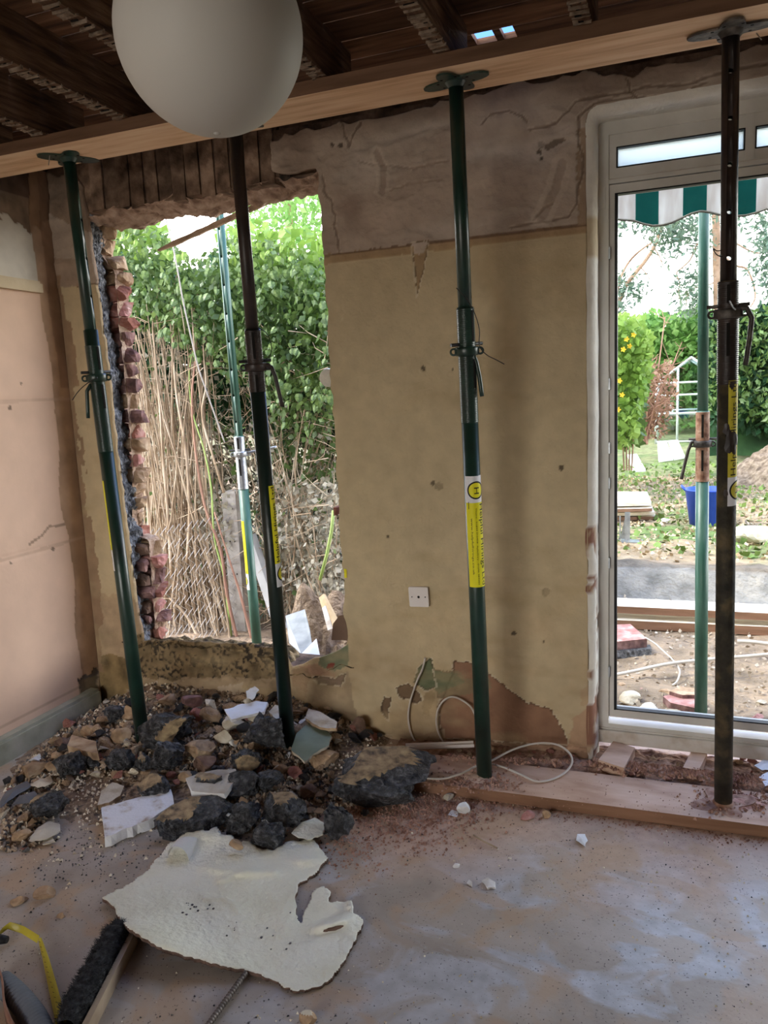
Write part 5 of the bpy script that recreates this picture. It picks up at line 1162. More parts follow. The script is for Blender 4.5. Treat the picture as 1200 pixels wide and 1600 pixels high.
for k in range(5200):
    i = rs.randint(0, len(V)); c = (cxy[i] - np.array(o0)); q = V[i] + rs.normal(size=3) * .002; d = (q - c); d /= np.linalg.norm(d) + 1e-9
    d = d + rs.normal(size=3) * .35; t2 = np.cross(d, rs.normal(size=3)); t2 /= np.linalg.norm(t2) + 1e-9
    b0 = len(HV); HV += [q - t2 * .0009, q + t2 * .0009, q + d * rs.uniform(.004, .011)]; HF.append((b0, b0 + 1, b0 + 2))
o = obj('bristle_tips', fast_mesh('bristle_tips', HV, HF), M['bristle'], br); o['kind'] = 'stuff'
b = MB(); w0 = Vector((A.x, A.y, FZ)) + sd * .040 - o0
pts = [w0 + ax * .03, w0 + ax * (Lb), w0 + ax * Lb + sd * .016, w0 + ax * .03 + sd * .016]
b.add(pts + [p + Vector((0, 0, .045)) for p in pts], [(0,3,2,1),(4,5,6,7),(0,1,5,4),(1,2,6,5),(2,3,7,6),(3,0,4,7)]); obj('wooden_back', b, M['broomwood'], br)
# tape measure blade
tm = thing('measuring_tape', 'bent yellow steel measuring tape blade on the floor left of the broom', 'tape measure', P(60, 1465, Z=FZ)); o0 = Vector(tm.location)
def ribbon(pts, ws_, up_, mt, nm):
    b = MB(); vs = []
    for p_, w_ in zip(pts, ws_):
        vs += [p_ - o0 + up_ * (w_ * s) + Vector((0, 0, .003 * (1 - abs(s) * 2) )) for s in (-.5, -.2, .2, .5)]
    b.add(vs, [(4*i+j, 4*i+j+1, 4*i+j+5, 4*i+j+4) for i in range(len(pts) - 1) for j in range(3)], 0, True)
    for i in range(len(pts) - 1): b.m[3*i+1] = 1
    return obj(nm, b, mt, tm)
tsteel = [M['tape'], M['tape']]
ribbon([P(-8, 1470, Z=FZ + .02), P(2, 1455, Z=FZ + .025), P(14, 1446, Z=FZ + .03), P(36, 1453, Z=FZ + .025), P(60, 1468, Z=FZ + .014)], [.02] * 5, Vector((.1, .5, .85)).normalized(), tsteel, 'blade')
ribbon([P(62, 1466, Z=FZ + .018), P(72, 1500, Z=FZ + .016), P(82, 1540, Z=FZ + .014), P(96, 1600, Z=FZ + .012)], [.012, .02, .026, .030], Vector((.9, .3, .3)).normalized(), [M['tape'], M['yellowdull']], 'blade')
b = MB(); q = P(27, 1443, Z=FZ + .03) - o0; b.box(q - Vector((.012, .004, .004)), q + Vector((.012, .004, .004))); obj('end_hook', b, M['galv'], tm)
b = MB(); q = P(0, 1468, Z=FZ + .02) - o0; b.tube([q + Vector((-.03, 0, 0)), q, q + Vector((.022, .006, 0))], [.014, .014, .010], 14); obj('end_clip', b, M['black'], tm)
bl = MB()
for i in range(14):
    t_ = i / 14; q = P(62 + 30 * t_, 1472 + 110 * t_, Z=FZ + .021) - o0; bl.box(q - Vector((.003, .0004, 0)), q + Vector((.003, .0004, .0006)))
obj('scale_marks', bl, M['ink'], tm, kind='stuff')
# corrugated hose
pts = smooth_path([P(x, y, Z=FZ + .03) for x, y in ((2, 1535), (22, 1552), (45, 1578), (62, 1606), (72, 1640))], 26); b = MB()
b.tube(pts, [.030 if (i // 2) % 2 else .0255 for i in range(len(pts))], 24); obj('corrugated_hose', b, M['hose'], label='grey corrugated vacuum hose in the bottom left corner', cat='hose')
pts = smooth_path([P(x, y, Z=FZ + .06) for x, y in ((-6, 1500), (3, 1528), (6, 1560), (14, 1585), (28, 1612))], 6); b = MB()
vs = []
for p_ in pts: vs += [p_ + Vector((.004, 0, .0)), p_ + Vector((-.004, 0, .0)), p_ + Vector((-.006, 0, -.055)), p_ + Vector((.002, 0, -.055))]
b.add(vs, [(4*i+j, 4*i+(j+1) % 4, 4*i+4+(j+1) % 4, 4*i+4+j) for i in range(len(pts) - 1) for j in range(4)], 0, True); obj('curved_rim', b, M['copper'], label='brown curved rim of a container at the bottom left edge', cat='container')
b = MB(); A, B = P(384, 1520, Z=FZ + .014), P(318, 1612, Z=FZ + .010); n_ = 90
b.tube([A.lerp(B, i / n_) for i in range(n_ + 1)], [.0085 if (i // 2) % 2 else .0070 for i in range(n_ + 1)], 10); obj('ribbed_rod', b, M['rebar'], label='ribbed metal rod sticking out from under the wallpaper sheet', cat='rod')

# ================================================================ outdoors
CM = np.array(CAMR)
def PV(px, py, Y):
    d = np.stack([(px - 600) / FPX, -(py - 800) / FPX, -np.ones_like(px)], -1) @ CM.T
    return d * (Y / d[:, 1])[:, None] + np.array([0, 0, 1.5])
def samp(poly, n, rs):
    xs = [p[0] for p in poly]; ys = [p[1] for p in poly]; o = np.zeros((0, 2))
    while len(o) < n:
        q = np.stack([rs.uniform(min(xs), max(xs), n * 2), rs.uniform(min(ys), max(ys), n * 2)], -1); o = np.concatenate([o, q[inpoly(q[:, 0], q[:, 1], poly)]])
    return o[:n]
def leafmesh(name, pts, size, rs, droop=.6, wid=.42):
    n = len(pts); d = rs.normal(size=(n, 3)); d[:, 2] -= droop; d /= np.linalg.norm(d, axis=1)[:, None]
    s = np.cross(d, rs.normal(size=(n, 3)) + np.array([0, 0, .8])); s /= np.linalg.norm(s, axis=1)[:, None] + 1e-9; nn = np.cross(d, s)
    L = size[:, None]; base = pts; tip = pts + d * L; m = pts + d * L * .42 - nn * L * .08
    l = m + s * L * wid + nn * L * .10; r = m - s * L * wid + nn * L * .10
    V = np.stack([base, l, tip, r], 1).reshape(-1, 3); i = np.arange(n)[:, None] * 4
    return fast_mesh(name, V, np.concatenate([i + [[0, 1, 2]], i + [[0, 2, 3]]]).reshape(-1, 3))
# ---- ground
def ground_z(x, y):
    near = np.where(x < -1.2, -.04, -.20) * 1.0; k = np.clip((x + 1.5) / .5, 0, 1); near = -.24 * (1 - k) - .20 * k
    bank = np.clip((y - 6.25 - .12 * vnoise(x * .8, y * 0, 0)) / .34, 0, 1); bank = bank * bank * (3 - 2 * bank)
    return near * (1 - bank) + (0.0 - .003 * np.clip(y - 7, 0, 13)) * bank
gy_ = np.concatenate([np.linspace(WY + .26, 8.5, 190), np.linspace(8.6, 30, 110)]); gx_ = np.concatenate([np.linspace(-16, -4.1, 40), np.linspace(-4, 2.4, 190), np.linspace(2.5, 14, 40)])
GX, GY = np.meshgrid(gx_, gy_, indexing='ij'); GZ = ground_z(GX, GY) + .018 * fbm(GX, GY, 1, 4, 3.0) + .008 * fbm(GX, GY, 2, 3, 14.0)
GZ += .35 * np.clip((-GX - 3.6) / 3, 0, 1)
g1 = fbm(GX, GY, 4, 4, 1.6); g2 = fbm(GX, GY, 8, 4, 7.0)
gc_ = np.zeros(GX.shape + (3,)); gc_[:] = (.30, .225, .155); gc_ *= (1 + .18 * g2)[..., None]
def gb(m, c): 
    m = np.clip(m, 0, 1)[..., None]; gc_[:] = gc_ * (1 - m) + np.array(c) * m
gb((GY > 6.7) * 1.0, (.33, .245, .15)); gb((GY > 6.7) * (g2 > .15) * .6, (.42, .33, .22)); gb((GY > 6.65) * np.clip(g1 * 3 + .1 * (GY > 11), 0, 1) * .75, (.13, .19, .06)); gb((np.abs(GY - 8) < .35) * .7 * (g1 > -.3), (.12, .20, .05)); gb((GY > 13) * .6, (.15, .22, .07))
gb((GY > 6.2) & (GY < 6.62), (.29, .27, .235)); gb(((GY > 6.5) & (GY < 6.66)) * .8, (.16, .125, .09)); gb((GX < -1.6) * .5, (.23, .17, .12))
I = np.arange(GX.size).reshape(GX.shape); Fq = np.stack([I[:-1, :-1], I[1:, :-1], I[1:, 1:], I[:-1, 1:]], -1).reshape(-1, 4)
obj('ground', fast_mesh('ground', np.stack([GX, GY, GZ], -1).reshape(-1, 3), Fq, gc_.reshape(-1, 3), True), M['ground'], kind='structure')
rs = np.random.RandomState(12)
def scat(n, x0, x1, y0, y1, s0, s1, name, label, cat, m, sd):
    r = np.random.RandomState(sd); x = r.uniform(x0, x1, n); y = r.uniform(y0, y1, n); z = ground_z(x, y) + .012
    obj(name, leafmesh(name, np.stack([x, y, z], -1), r.uniform(s0, s1, n), r, .0, .45), m, kind='stuff', label=label, cat=cat)
scat(5200, -1.6, 2.4, 6.7, 13, .02, .06, 'fallen_leaves', 'dry fallen leaves strewn over the garden ground', 'leaves', mat('fallen_leaf', [(.36, .24, .12), (.50, .38, .24), (.62, .54, .42)], 9, .8), 3)
scat(3000, -1.0, 2.0, 3.9, 6.2, .01, .035, 'wood_chips', 'pale chips and stones strewn on the dug soil by the door', 'chips', mat('pale_chip', [(.30, .24, .18), (.48, .40, .31), (.60, .54, .46)], 9, .8), 4)
scat(2600, -1.6, 2.4, 6.9, 15, .04, .09, 'grass', 'tufts of short green grass on the garden ground', 'grass', mat('grass_blade', [(.10, .17, .04), (.22, .32, .08)], 9, .8), 5)
# ---- items beyond the door
def xslab(pts, z, th, mats, name, label, cat, tilt=None, mi=0, seed=1, jit=.0):
    r_ = random.Random(seed); zs_ = tilt or [z] * len(pts); top = [P(x, y, Z=q) for (x, y), q in zip(pts, zs_)]; n = len(top); b = MB()
    b.add(top + [v - Vector((0, 0, th)) for v in top], [list(range(n)), list(range(n, 2*n))[::-1]] + [(n+i, n+(i+1) % n, (i+1) % n, i) for i in range(n)]); b.m[2:] = [mi] * n
    return obj(name, b, mats, label=label, cat=cat)
xslab([(900, 931), (1300, 949), (1300, 963), (900, 944)], -.04, .05, [M['oldwood'], M['plank_edge']], 'long_timber', 'long pale timber lying outdoors behind the other, farther from the door', 'timber', mi=1)
xslab([(900, 953), (1300, 970), (1300, 984), (900, 966)], -.13, .06, [M['oldwood'], M['plank_edge']], 'long_timber', 'long pale timber lying outdoors, nearer the door', 'timber', mi=1)
xslab([(960, 976), (985, 975), (1011, 998), (960, 1003)], -.09, .055, [BR[2], BR[1]], 'loose_brick', 'pink brick on top of a black one outside the left door edge', 'brick', mi=1)
xslab([(958, 1012), (1016, 1007), (1018, 1014), (958, 1017)], -.145, .055, [M['clinker'], M['clinkerjamb']], 'loose_brick', 'blackened brick under the pink one outside the left door edge', 'brick', mi=1)
xslab([(1036, 1088), (1070, 1079), (1096, 1090), (1085, 1106), (1048, 1098)], -.15, .05, [BR[2], BR[1]], 'loose_brick', 'long pinkish brick lying just outside the door by the outdoor prop', 'brick', mi=1)
xslab([(1046, 1080), (1062, 1072), (1092, 1076), (1090, 1086), (1066, 1086)], -.13, .04, [BR[3], BR[1]], 'loose_brick', 'tan brick behind the long pinkish one outside the door', 'brick', mi=1)
def ext(px, py, w_, h_, kind, label, seed, gz=-.2, name='stone', cat='stone', face=None):
    q = P(px, py, Z=gz + .03); S = depth(q) / FPX; me = chunk(seed, w_ * S, w_ * S * .7, h_ * S * .75, 6, 3, .05, 2.6, face)
    return obj(name, me, KM[kind], None, (q.x, q.y, gz - .005), label, cat, rot=(0, 0, YAW))
for a in [(1041, 1078, 22, 14, 'buff', 'tan stone beside the outdoor wire end', 301), (985, 1090, 34, 26, 'cream', 'pale broken plaster lump at the outer left corner of the door', 302), (1012, 1102, 36, 18, 'cream', 'low cream lump just outside the door glass', 303),
          (1050, 1106, 34, 12, 'cream', 'cream rubble bit right of the low cream lump outside', 304), (972, 1066, 16, 12, 'tan', 'small tan stone outside near the left edge of the glass', 305), (1183, 1114, 20, 12, 'pink', 'pink brick bit outside at the right edge of the picture', 306),
          (1190, 1090, 18, 9, 'cream', 'cream pebble outside at the right edge of the picture', 307), (1005, 1074, 24, 10, 'pink', 'pink rubble bit behind the pale lump outside the door', 308)]: ext(*a)
ext(1178, 843, 62, 34, 'cream', 'broad pinkish concrete lump on the garden edge right of the dark prop', 310, 0.0, face=(0, 0, 1)); ext(1040, 813, 15, 12, 'white', 'white stone beside the timber stack', 311, 0.0)
wire_on([(940, 1058), (985, 1050), (1040, 1038), (1100, 1031), (1160, 1026), (1240, 1019)], [4.35, 4.42, 4.52, 4.6, 4.66, 4.75], .010, M['cable'], 'white_pipe', label='long thin white pipe lying on the dug soil outside the door', cat='pipe')
wire_on([(1152, 1002), (1175, 1003), (1230, 1010)], [5.0, 5.0, 5.0], .012, M['cable'], 'white_pipe', label='short white pipe end at the right edge near the long timbers', cat='pipe')
wire_on([(1008, 996), (1024, 1006), (1036, 1017), (1052, 1032), (1062, 1048), (1058, 1064), (1050, 1071)], [4.9, 4.85, 4.75, 4.6, 4.5, 4.42, 4.38], .005, M['cable'], 'thin_wire', label='thin white wire curling from the pink brick outdoors', cat='wire')
ys_ = [(966, 768, 1011, 1018, 787), (962, 778, 1013, 1019, 796), (960, 786, 1016, 1023, 802), (958, 794, 1012, 1028, 809)]
for i, (xa, ya, xb, xc, yc) in enumerate(ys_):
    xslab([(930, ya), (xb, ya), (xc, yc - 2), (930, yc)], .20 - i * .055, .035, [M['oldwood'], M['plank_edge'] if i % 2 else M['oldwood']], 'stacked_board', ['top board of the small timber stack on the grass, palest', 'second board from the top of the small timber stack', 'third board from the top of the small timber stack', 'bottom board of the small timber stack on the grass'][i], 'board', mi=1)
bt = thing('steel_bracket', 'grey steel bracket standing on the grass before the timber stack', 'bracket', P(976, 846, Z=0)); o0 = Vector(bt.location)
s = depth(o0) / FPX; b = MB(); b.box((-.0, -.01, .0), (8*s, .01, 46*s)); b.box((-8*s, -.012, 0), (-6*s, .012, 40*s)); obj('upright_plate', b, M['galv'], bt)
b = MB(); b.add([(-7*s, 0, 4*s), (0, 0, 4*s), (0, 0, 36*s), (-7*s, .01, 4*s), (0, .01, 4*s), (0, .01, 36*s)], [(0,1,2), (5,4,3), (0,3,4,1), (1,4,5,2), (2,5,3,0)]); obj('gusset', b, M['galv'], bt)
b = MB(); b.box((-10*s, -.09, -.004), (27*s, .06, .012)); obj('foot_plate', b, M['galv'], bt)
for pts, lab in (([(980, 710), (995, 709), (1009, 734), (989, 736)], 'leftmost and lowest of the three white boards on the grass'), ([(1027, 691), (1042, 690), (1052, 717), (1029, 720)], 'middle one of the three white boards, propped on the grass'), ([(1044, 688), (1059, 687), (1071, 714), (1053, 717)], 'rightmost of the three white boards, propped on the grass')):
    k = 0 if 'lowest' in lab else .30
    xslab(pts, 0, .03, [M['paleboard']], 'white_board', lab, 'board', tilt=[.03 + k, .03 + k, .02, .02])
tc_ = P(1103, 820, Z=-.01); S = depth(tc_) / FPX; tub = thing('rubber_tub', 'blue rubber tub on the grass behind the green outdoor prop', 'tub', tc_)
b = MB(); R0, R1, H = 24 * S, 31 * S, 55 * S; b.lathe([(.001, .0), (R0, 0), (R1, H), (R1 + .012, H + .004), (R1 + .012, H + .014), (R1 - .004, H + .012), (R0 - .006, .01), (.001, .01)], 40); obj('tub_body', b, M['bluetub'], tub)
for sg in (-1, 1):
    b = MB(); b.tube([(sg * (R1 + .0) * math.cos(.2), -.3 * R1, H), (sg * (R1 + .03), -.2 * R1, H + .035), (sg * (R1 + .035), 0, H + .045), (sg * (R1 + .03), .2 * R1, H + .035), (sg * R1 * math.cos(.2), .3 * R1, H)], .011, 8); obj('handle', b, M['bluetub'], tub)
# dirt mound
mc = P(1330, 705, Y=12.5); n = 70; u, v = np.meshgrid(np.linspace(-1, 1, n), np.linspace(-1, 1, n), indexing='ij'); rr = np.hypot(u, v); x_, y_ = mc.x + u * 1.75, 12.5 + v * 1.6
z_ = -.06 + 1.25 * np.clip(1 - rr, -.05, 1) + .10 * fbm(x_, y_, 2, 4, 3.0) * (rr < 1) + .03 * fbm(x_, y_, 2, 4, 14.0)
I = np.arange(n * n).reshape(n, n); Fq = np.stack([I[:-1, :-1], I[1:, :-1], I[1:, 1:], I[:-1, 1:]], -1).reshape(-1, 4)
obj('dirt_mound', fast_mesh('dirt_mound', np.stack([x_, y_, z_], -1).reshape(-1, 3), Fq, smooth=True), M['soil'], kind='stuff', label='tall mound of dug brown soil before the dark hedge', cat='soil')
# greenhouse
gb_ = P(1078, 690, Y=20.5); gh = thing('greenhouse', 'small aluminium greenhouse with a gable roof at the end of the garden', 'greenhouse', (gb_.x, 20.5, -.06)); Wg, He, Ha, Dg = .80, 1.50, 2.10, 2.4
def bar(p, q, r=.022): b = MB(); b.tube([p, q], r, 4); return b
for i, (p, q) in enumerate([((-Wg, 0, 0), (-Wg, 0, He)), ((Wg, 0, 0), (Wg, 0, He)), ((-Wg, Dg, 0), (-Wg, Dg, He)), ((Wg, Dg, 0), (Wg, Dg, He)), ((-.3, 0, 0), (-.3, 0, 1.85)), ((.3, 0, 0), (.3, 0, 1.85))]): obj('post', bar(p, q, .028), M['alu'], gh)
for p, q in [((-Wg, 0, He), (0, 0, Ha)), ((Wg, 0, He), (0, 0, Ha)), ((-Wg, Dg, He), (0, Dg, Ha)), ((Wg, Dg, He), (0, Dg, Ha)), ((0, 0, Ha), (0, Dg, Ha)), ((-Wg, 0, He), (-Wg, Dg, He)), ((Wg, 0, He), (Wg, Dg, He)), ((-Wg, 0, He), (Wg, 0, He)), ((-Wg, 0, .75), (Wg, 0, .75)), ((-Wg, 0, 1.2), (Wg, 0, 1.2)), ((-Wg, Dg, .75), (Wg, Dg, .75)), ((-Wg, .0, .05), (Wg, 0, .05)), ((-Wg, 1.2, He), (0, 1.2, Ha)), ((Wg, 1.2, He), (0, 1.2, Ha))]: obj('frame_bar', bar(p, q, .026), M['alu'], gh)
def quad(vs): b = MB(); b.add(vs, [tuple(range(len(vs)))]); return b
for x0, x1 in ((-Wg, -.3), (-.3, .3), (.3, Wg)):
    for z0, z1 in ((.05, .75), (.75, He)): obj('pane', quad([(x0, .01, z0), (x1, .01, z0), (x1, .01, z1), (x0, .01, z1)]), M['ghglass'], gh)
obj('pane', quad([(-Wg, .01, He), (Wg, .01, He), (0, .01, Ha)]), M['ghglass'], gh); obj('pane', quad([(-Wg, 0, He), (0, 0, Ha), (0, Dg, Ha), (-Wg, Dg, He)]), M['ghglass'], gh); obj('pane', quad([(Wg, 0, He), (0, 0, Ha), (0, Dg, Ha), (Wg, Dg, He)]), M['ghglass'], gh)
obj('pane', quad([(Wg, 0, 0), (Wg, Dg, 0), (Wg, Dg, He), (Wg, 0, He)]), M['ghglass'], gh); b = MB(); b.box((-.7, .3, .7), (.7, 1.0, .74)); b.box((-.6, .35, .74), (-.4, .6, .95)); obj('bench', b, M['paleboard'], gh)
# vegetation beyond the door
def cloud(name, root, spec, m, seed, s0, s1, droop=.3, wid=.42):
    r = np.random.RandomState(seed); A = []
    for poly, n, y0, y1 in spec: q = samp(poly, n, r); A.append(PV(q[:, 0], q[:, 1], r.uniform(y0, y1, n)))
    A = np.concatenate(A); o = np.array(root.location); o_ = obj(name, leafmesh(name, A - o, r.uniform(s0, s1, len(A)), r, droop, wid), m, root); o_['kind'] = 'stuff'; return o_
def stems(name, root, paths, m, r0, n=4):
    b = MB(); o = Vector(root.location)
    for pth, r in paths: b.tube([p - o for p in pth], [r * (1 - .55 * i / (len(pth) - 1)) for i in range(len(pth))], n, caps=False)
    return obj(name, b, m, root)
yb = thing('flowering_shrub', 'bright yellow green shrub with orange flowers at the left edge of the door glass', 'shrub', P(975, 700, Y=10.5))
rs = np.random.RandomState(4)
cloud('foliage', yb, [([(940, 505), (975, 490), (1005, 500), (1018, 540), (1012, 600), (1000, 640), (990, 690), (940, 700)], 3200, 10, 11.5), ([(940, 520), (1000, 520), (1000, 690), (940, 700)], 1400, 11.5, 12.2)], M['leafB'], 5, .07, .13, .5)
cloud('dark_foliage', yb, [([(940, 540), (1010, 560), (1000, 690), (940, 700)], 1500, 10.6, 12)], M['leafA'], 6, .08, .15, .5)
for (fx, fy) in ((979, 530), (984, 541), (974, 546), (968, 595), (972, 617), (966, 640), (990, 523)):
    q = P(fx, fy, Y=10.0); b = MB()
    for k in range(5): a = k * 1.256; b.add([(0, 0, 0), (.024 * math.cos(a - .5), -.01, .024 * math.sin(a - .5)), (.036 * math.cos(a), 0, .036 * math.sin(a)), (.024 * math.cos(a + .5), -.01, .024 * math.sin(a + .5))], [(0, 1, 2, 3)])
    obj('flower', b, M['flower'], yb, q - Vector(yb.location))
stems('stem', yb, [([P(975 + k * 4, 735, Y=10.8), P(970 + k * 8, 600, Y=10.8), P(962 + k * 12, 520, Y=10.9)], .011) for k in range(4)], M['bark'], .01)
hb = thing('far_hedge', 'mid green leafy hedge behind the greenhouse', 'hedge', P(1060, 660, Y=25))
cloud('foliage', hb, [([(985, 505), (1020, 488), (1050, 497), (1090, 478), (1130, 500), (1150, 480), (1150, 660), (985, 670)], 6000, 23.4, 25.5)], M['leafD'], 7, .16, .30, .3)
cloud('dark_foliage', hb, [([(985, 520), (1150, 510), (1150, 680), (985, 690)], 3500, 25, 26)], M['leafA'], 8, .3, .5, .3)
dh = thing('conifer_hedge', 'dark green clipped conifer hedge at the right edge of the door glass', 'hedge', P(1190, 680, Y=16.5))
cloud('foliage', dh, [([(1100, 500), (1150, 478), (1165, 490), (1200, 470), (1330, 468), (1330, 690), (1100, 660)], 9500, 15.6, 16.6)], M['leafC'], 9, .12, .24, .8, .25)
cloud('light_sprays', dh, [([(1100, 500), (1165, 486), (1330, 470), (1330, 680), (1100, 640)], 2200, 15.3, 15.7)], M['leafA'], 10, .08, .16, .8, .25)
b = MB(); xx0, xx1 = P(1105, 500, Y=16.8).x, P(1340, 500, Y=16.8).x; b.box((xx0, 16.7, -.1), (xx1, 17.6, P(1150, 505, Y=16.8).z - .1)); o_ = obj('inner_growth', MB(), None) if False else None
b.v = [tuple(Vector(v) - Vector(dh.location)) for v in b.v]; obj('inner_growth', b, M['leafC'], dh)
bh = thing('boundary_hedge', 'long dark hedge along the far end of the garden', 'hedge', (-3, 27, 0)); r__ = np.random.RandomState(6); nB = 9000
hb_pts = np.stack([r__.uniform(-22, 16, nB), r__.uniform(-.4, .6, nB), r__.uniform(-.1, 2.3, nB) + .2 * np.sin(r__.uniform(0, 6, nB))], -1)
o_ = obj('foliage', leafmesh('foliage', hb_pts, r__.uniform(.25, .45, nB), r__, .4, .4), M['leafA'], bh); o_['kind'] = 'stuff'
# dead shrub
ds = thing('dead_shrub', 'bare reddish brown dead shrub in front of the greenhouse', 'shrub', P(1010, 695, Y=13)); r_ = random.Random(8); paths = []
for k in range(46):
    p_ = P(1008 + r_.uniform(-4, 4), 694, Y=13 + r_.uniform(-.2, .2)); e_ = P(1026 + r_.gauss(0, 22), 600 + r_.gauss(0, 34), Y=13 + r_.uniform(-.5, .5)); m_ = p_.lerp(e_, .5) + Vector((r_.uniform(-.2, .1), 0, r_.uniform(0, .2))); paths.append(([p_, m_, e_], r_.uniform(.008, .022)))
    for j in range(4): t_ = r_.uniform(.4, 1); s_ = m_.lerp(e_, t_); paths.append(([s_, s_ + Vector((r_.gauss(0, .16), r_.gauss(0, .1), r_.gauss(.08, .14)))], .006))
o_ = stems('branches', ds, paths, M['redstem'], .02); o_['kind'] = 'stuff'
cloud('dead_leaves', ds, [([(1000, 575), (1050, 560), (1058, 610), (1040, 690), (1000, 680)], 700, 12.7, 13.3)], mat('rust_leaf', [(.24, .13, .08), (.38, .24, .16)], 5, .8), 11, .04, .09)
# pines
def pine(lab, anchor, limbs, clumps, seed):
    t = thing('pine_tree', lab, 'tree', anchor); r = np.random.RandomState(seed)
    for i, (pts, Y, wpx) in enumerate(limbs):
        w_ = [P(x, y, Y=Y) for x, y in pts]; S = depth(w_[0]) / FPX; w_ = smooth_path(w_, 4); n = len(w_)
        b = MB(); b.tube([p - Vector(anchor) for p in w_], [wpx * S / 2 * (1 - .45 * k / n) for k in range(n)], 8); obj('trunk' if wpx > 11 else 'branch', b, M['bark'], t)
    A = []
    for (cx, cy, rx, ry, n_, Y) in clumps: n_ = int(n_ * .62); q = r.normal(size=(n_, 2)); A.append(PV(cx + q[:, 0] * rx, cy + q[:, 1] * ry, Y + r.normal(size=n_) * .5))
    A = np.concatenate(A); o_ = obj('needles', leafmesh('needles', A - np.array(anchor), r.uniform(.10, .26, len(A)), r, .1, .16), M['needle'], t); o_['kind'] = 'stuff'
pine('pine with a leaning reddish limb seen below the awning through the door glass', P(950, 640, Y=21), [([(935, 560), (960, 492), (975, 452), (990, 430), (1008, 408), (1022, 386), (1032, 360), (1040, 330), (1048, 290)], 21, 7.5), ([(960, 480), (968, 440), (976, 420), (988, 403), (1005, 388), (1024, 376)], 21, 4.5), ([(1022, 388), (1030, 400), (1035, 413), (1041, 425)], 21, 2), ([(1002, 419), (1010, 428), (1016, 438)], 21, 2)],
     [(960, 352, 14, 7, 260, 21), (1010, 350, 22, 7, 240, 21), (1032, 365, 12, 13, 420, 21), (1060, 350, 14, 12, 420, 21.5), (975, 440, 12, 10, 220, 21), (965, 470, 10, 18, 420, 21), (985, 455, 14, 7, 120, 21), (1000, 440, 6, 6, 60, 21), (1045, 395, 10, 12, 120, 21), (1075, 362, 16, 14, 420, 21.5), (955, 510, 10, 12, 300, 21)], 31)
pine('tall pine trunk with crooked twigs standing behind the dark prop at the door', P(1122, 620, Y=23), [([(1126, 640), (1124, 560), (1122, 480), (1120, 400), (1118, 320), (1116, 260)], 23, 16), ([(1118, 360), (1100, 372), (1088, 384), (1079, 405), (1066, 418), (1057, 427), (1062, 443), (1060, 458), (1066, 476)], 23, 3), ([(1092, 448), (1082, 452), (1074, 462), (1072, 480)], 23, 2.4), ([(1118, 440), (1104, 446), (1090, 440)], 23, 2.4), ([(1130, 400), (1150, 415), (1166, 420), (1176, 440), (1180, 465), (1172, 480)], 23, 4), ([(1150, 380), (1180, 395), (1210, 392)], 23, 3)],
     [(1062, 452, 8, 7, 170, 23), (1078, 434, 10, 7, 200, 23), (1090, 455, 9, 16, 240, 23), (1098, 400, 8, 18, 260, 23), (1075, 480, 14, 9, 240, 23), (1105, 350, 10, 16, 300, 23), (1192, 360, 9, 26, 500, 21), (1200, 420, 8, 26, 500, 21), (1160, 345, 12, 6, 120, 23), (1176, 420, 6, 20, 120, 23)], 32)
# awning
aw = thing('striped_awning', 'teal and white striped awning with a scalloped edge outside the door', 'awning', P(1040, 300, Y=3.62)); ao = Vector(aw.location); YA = 3.62
def AX(px): return P(px, 330, Y=YA).x
xe = [AX(q) for q in (905, 945, 993, 1029, 1067, 1104, 1141, 1181, 1222, 1263, 1306, 1352, 1400, 1450)]
scal = [(962, 343), (975, 344), (990, 345), (1005, 350), (1020, 353), (1035, 352), (1050, 348), (1065, 341), (1080, 334), (1095, 330), (1110, 332), (1125, 336), (1145, 338), (1165, 337), (1180, 333), (1200, 326)]
sw = [(P(x, y, Y=YA).x, P(x, y, Y=YA).z) for x, y in scal]; per = sw[9][0] - sw[0][0] + .06; zt_ = P(1060, 272, Y=YA).z
zmid = P(1020, 343, Y=YA).z
def zb(x): return float(np.interp(x, [a for a, _ in sw], [c for _, c in sw])) if sw[0][0] <= x <= sw[-1][0] else zmid + .028 * math.cos((x - sw[9][0]) / .40 * 2 * math.pi)
for i in range(len(xe) - 1):
    n = 10; b = MB(); vs = []
    for k in range(n + 1):
        x = xe[i] + (xe[i+1] - xe[i]) * k / n; vs += [(x - ao.x, 0, zt_ + .06 - ao.z), (x - ao.x, 0, zb(x) - ao.z), (x - ao.x, .004, zt_ + .06 - ao.z), (x - ao.x, .004, zb(x) - ao.z)]
    f = []
    for k in range(n): a = 4 * k; f += [(a, a+1, a+5, a+4), (a+2, a+6, a+7, a+3)]
    b.add(vs, f); obj('valance_stripe', b, M['awnwhite' if i % 2 else 'teal'], aw)
b = MB(); xs_ = np.linspace(xe[0], xe[-1], 120); b.tube([(x - ao.x, -.001, zb(x) - ao.z) for x in xs_], .005, 6); obj('edge_binding', b, M['awnedge'], aw)
b = MB(); b.box((xe[0] - ao.x, -.01, zt_ + .055 - ao.z), (xe[-1] - ao.x, .05, zt_ + .10 - ao.z)); obj('front_bar', b, M['pvc'], aw)
